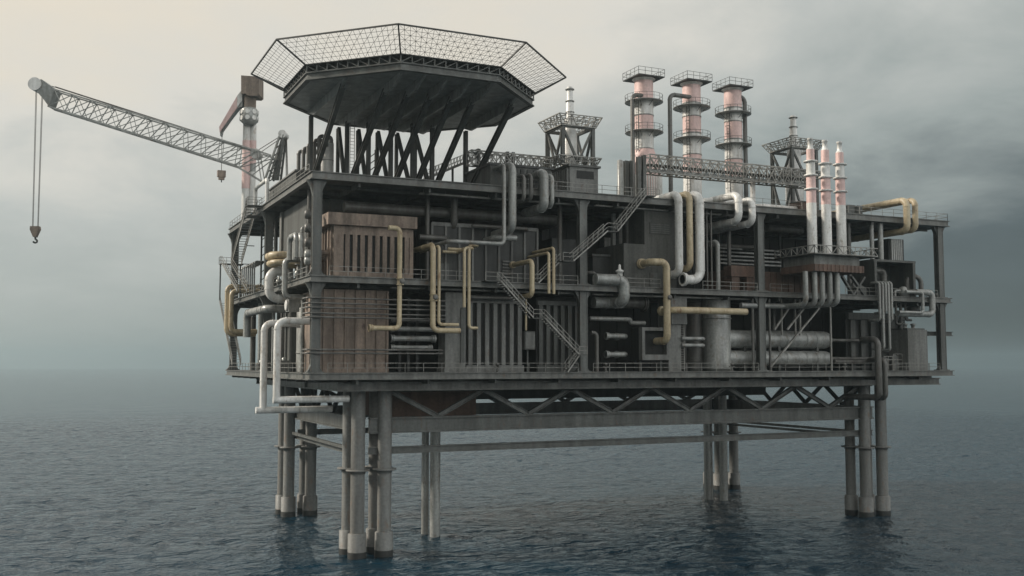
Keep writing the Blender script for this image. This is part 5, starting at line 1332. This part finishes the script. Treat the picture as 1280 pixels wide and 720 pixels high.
MB().rod(K(67, 109) - side * .5, K(321, 190.5) - side * .5, .06).rod(K(67, 107) + side * .5, K(321, 188) + side * .5, .06).build('pendant_line', 'cable_steel', cr1)
top = K(354.5, 169)
MB().bar(K(333, 226) - side * .8, K(352, 169) - side * .8, .26).bar(K(333, 226) + side * .8, K(352, 169) + side * .8, .26).bar(K(342, 199) - side * .8, K(342, 199) + side * .8, .2).bar(top - side * .8, top + side * .8, .25).build('mast', 'grey_pipe', cr1)
m = MB()
for s_ in (-1, 1):
    m.bar(K(349, 226) + side * .8 * s_, K(356, 170) + side * .8 * s_, .3)
    for k in range(6): m.bar(K(333 + 3.17 * k, 226 - 9.5 * k) + side * .8 * s_, K(349 + 1.17 * (k + 1), 226 - 9.3 * (k + 1)) + side * .8 * s_, .13)
    m.bar(K(341, 226) + side * .4 * s_, K(354, 170) + side * .4 * s_, .2)
m.build('back_frame', 'beam_steel', cr1)
MB().extrude([p - side * .35 for p in (K(340, 225), K(348, 225), K(355.5, 171), K(353.2, 171))], side * .7).build('mast_plate', 'grey_paint', cr1)
m = MB()
for k in range(3): m.rod(K(357 + .7 * k, 170), K(357.6 + k * 1.1, 220), .05)
m.build('stay_cable', 'cable_steel', cr1)
disc(top, .6, 2).build('mast_sheave', 'pale_paint', cr1)
disc(K(321, 193), .75, 1.6).build('boom_sheave', 'pale_paint', cr1)
MB().rod(top - side * .4, K(321, 190) - side * .4, .06).rod(top + side * .4, K(320, 193) + side * .4, .06).build('luffing_line', 'cable_steel', cr1)
hk = K(44, 288)
m = MB()
for a, b in (((44.8, 113), (40.5, 283)), ((46, 113), (41.5, 283)), ((52.4, 116), (47, 283)), ((53.6, 116), (48, 283))): m.rod(K(*a), K(*b), .042)
m.build('hoist_line', 'cable_steel', cr1)
u = KD / FPX
pl = [K(39, 283), K(49.5, 283), K(50, 287), K(45.5, 296.5), K(42.5, 296.5), K(38.5, 287)]
MB().extrude([p - side * .35 for p in pl], side * .7).build('hook_block', 'brown_panel', cr1)
m = MB(); pts = [K(44, 296.5), K(44.3, 299), K(46.5, 300.5), K(46, 303), K(43.5, 303.6), K(41.4, 302)]
m.tube(pts, .14, 8, .2, False); m.build('hook', 'dark_steel', cr1)

# ------------------------------------------------------------------ pedestal crane
QX = 4.0; QY = P(309, 260, X=QX).y
QD = proj(V((QX, QY, ZT + 6)))[2]
def Q(px, py, dd=0): return P(px, py, D=QD + dd)
cr2 = thing('pedestal_crane', 'red and white pedestal crane with rusty cab at the far left corner', 'crane', (QX, QY, ZT))
u = QD / FPX
for (px, hw, segs) in ((307.5, 5.2, ((300, 260, 'pale_paint'), (260, 236, 'pale_paint'), (236, 207, 'red_paint'), (207, 176, 'red_paint'), (176, 156, 'pale_paint'))), (315.5, 3.6, ((300, 215, 'pale_paint'), (215, 205, 'grey_pipe'), (205, 176, 'red_paint'), (176, 156, 'pale_paint')))):
    c = Q(px, 240); r = hw * u
    for (pa, pb, mt) in segs:
        za = max(ZT + .002, mv(c, 2, pa, 1).z); zb_ = mv(c, 2, pb, 1).z
        if zb_ > za: MB().lathe((c.x, c.y, 0), [(r * (1.06 if mt == 'red_paint' else 1), za), (r * (1.06 if mt == 'red_paint' else 1), zb_)], 20).build('painted_band' if mt == 'red_paint' else 'pedestal', mt, cr2)
c = Q(311.5, 146); zq = lambda py: mv(c, 2, py, 1).z
dr = 11.4 * u
h_ = MB().lathe((c.x, c.y, 0), [(dr * .55, zq(156.5)), (dr * .98, zq(152)), (dr * 1.0, zq(138)), (dr * .8, zq(135.5))], 8).build('slew_drum', 'grey_pipe', cr2)
m = MB()
for k in range(8):
    an = 2 * math.pi * (k + .5) / 8; d_ = V((math.cos(an), math.sin(an), 0)); pc = V((c.x, c.y, zq(145))) + d_ * dr * .93
    for dz in (-.55, .55): m.rod(pc + V((0, 0, dz)) - d_ * .1, pc + V((0, 0, dz)) + d_ * .12, .42, 10)
m.build('drum_window', 'pale_paint', h_)
MB().bar((c.x, c.y, zq(135.4)), (c.x, c.y, zq(122)), 14 * u, 13 * u).build('turntable', 'brown_panel', cr2)
pl = [Q(304.5, 97.5), Q(326.5, 99), Q(326.5, 121), Q(324, 123), Q(312, 122.4), Q(310, 120), Q(304.5, 120)]
dq = side.normalized()
MB().extrude([p - dq * 1.7 for p in pl], dq * 3.4).build('cab', 'brown_panel', cr2)
def jib_piece(pl, w_, nm, mt): MB().extrude([Q(*p) - dq * w_ / 2 for p in pl], dq * w_).build(nm, mt, cr2)
jib_piece([(304.3, 127.2), (304.3, 134.5), (299, 136), (278.5, 162.5), (276.6, 171), (276.4, 166.5)], 1.4, 'jib_girder', 'grey_pipe')
jib_piece([(298, 121.3), (298, 135.6), (276.2, 166.3), (275.6, 160)], 1.7, 'jib_plate', 'red_paint')
jib_piece([(304.2, 113.6), (304.2, 127), (298.1, 135.3), (298.1, 121)], 1.75, 'jib_root', 'pale_paint')
MB().rod(Q(277.5, 170), Q(276.8, 214), .06).build('hoist_line', 'cable_steel', cr2)
MB().box(*(lambda p: (p.x - .7, p.x + .7, p.y - .4, p.y + .4, p.z - .55, p.z + .6))(Q(276.8, 217.5))).box(*(lambda p: (p.x - .5, p.x + .5, p.y - .3, p.y + .3, p.z - .4, p.z + .45))(Q(276.8, 222))).build('hook_block', 'brown_panel', cr2)
MB().rod(Q(276.8, 223), Q(276.8, 228), .1, 6).build('hook', 'dark_steel', cr2)
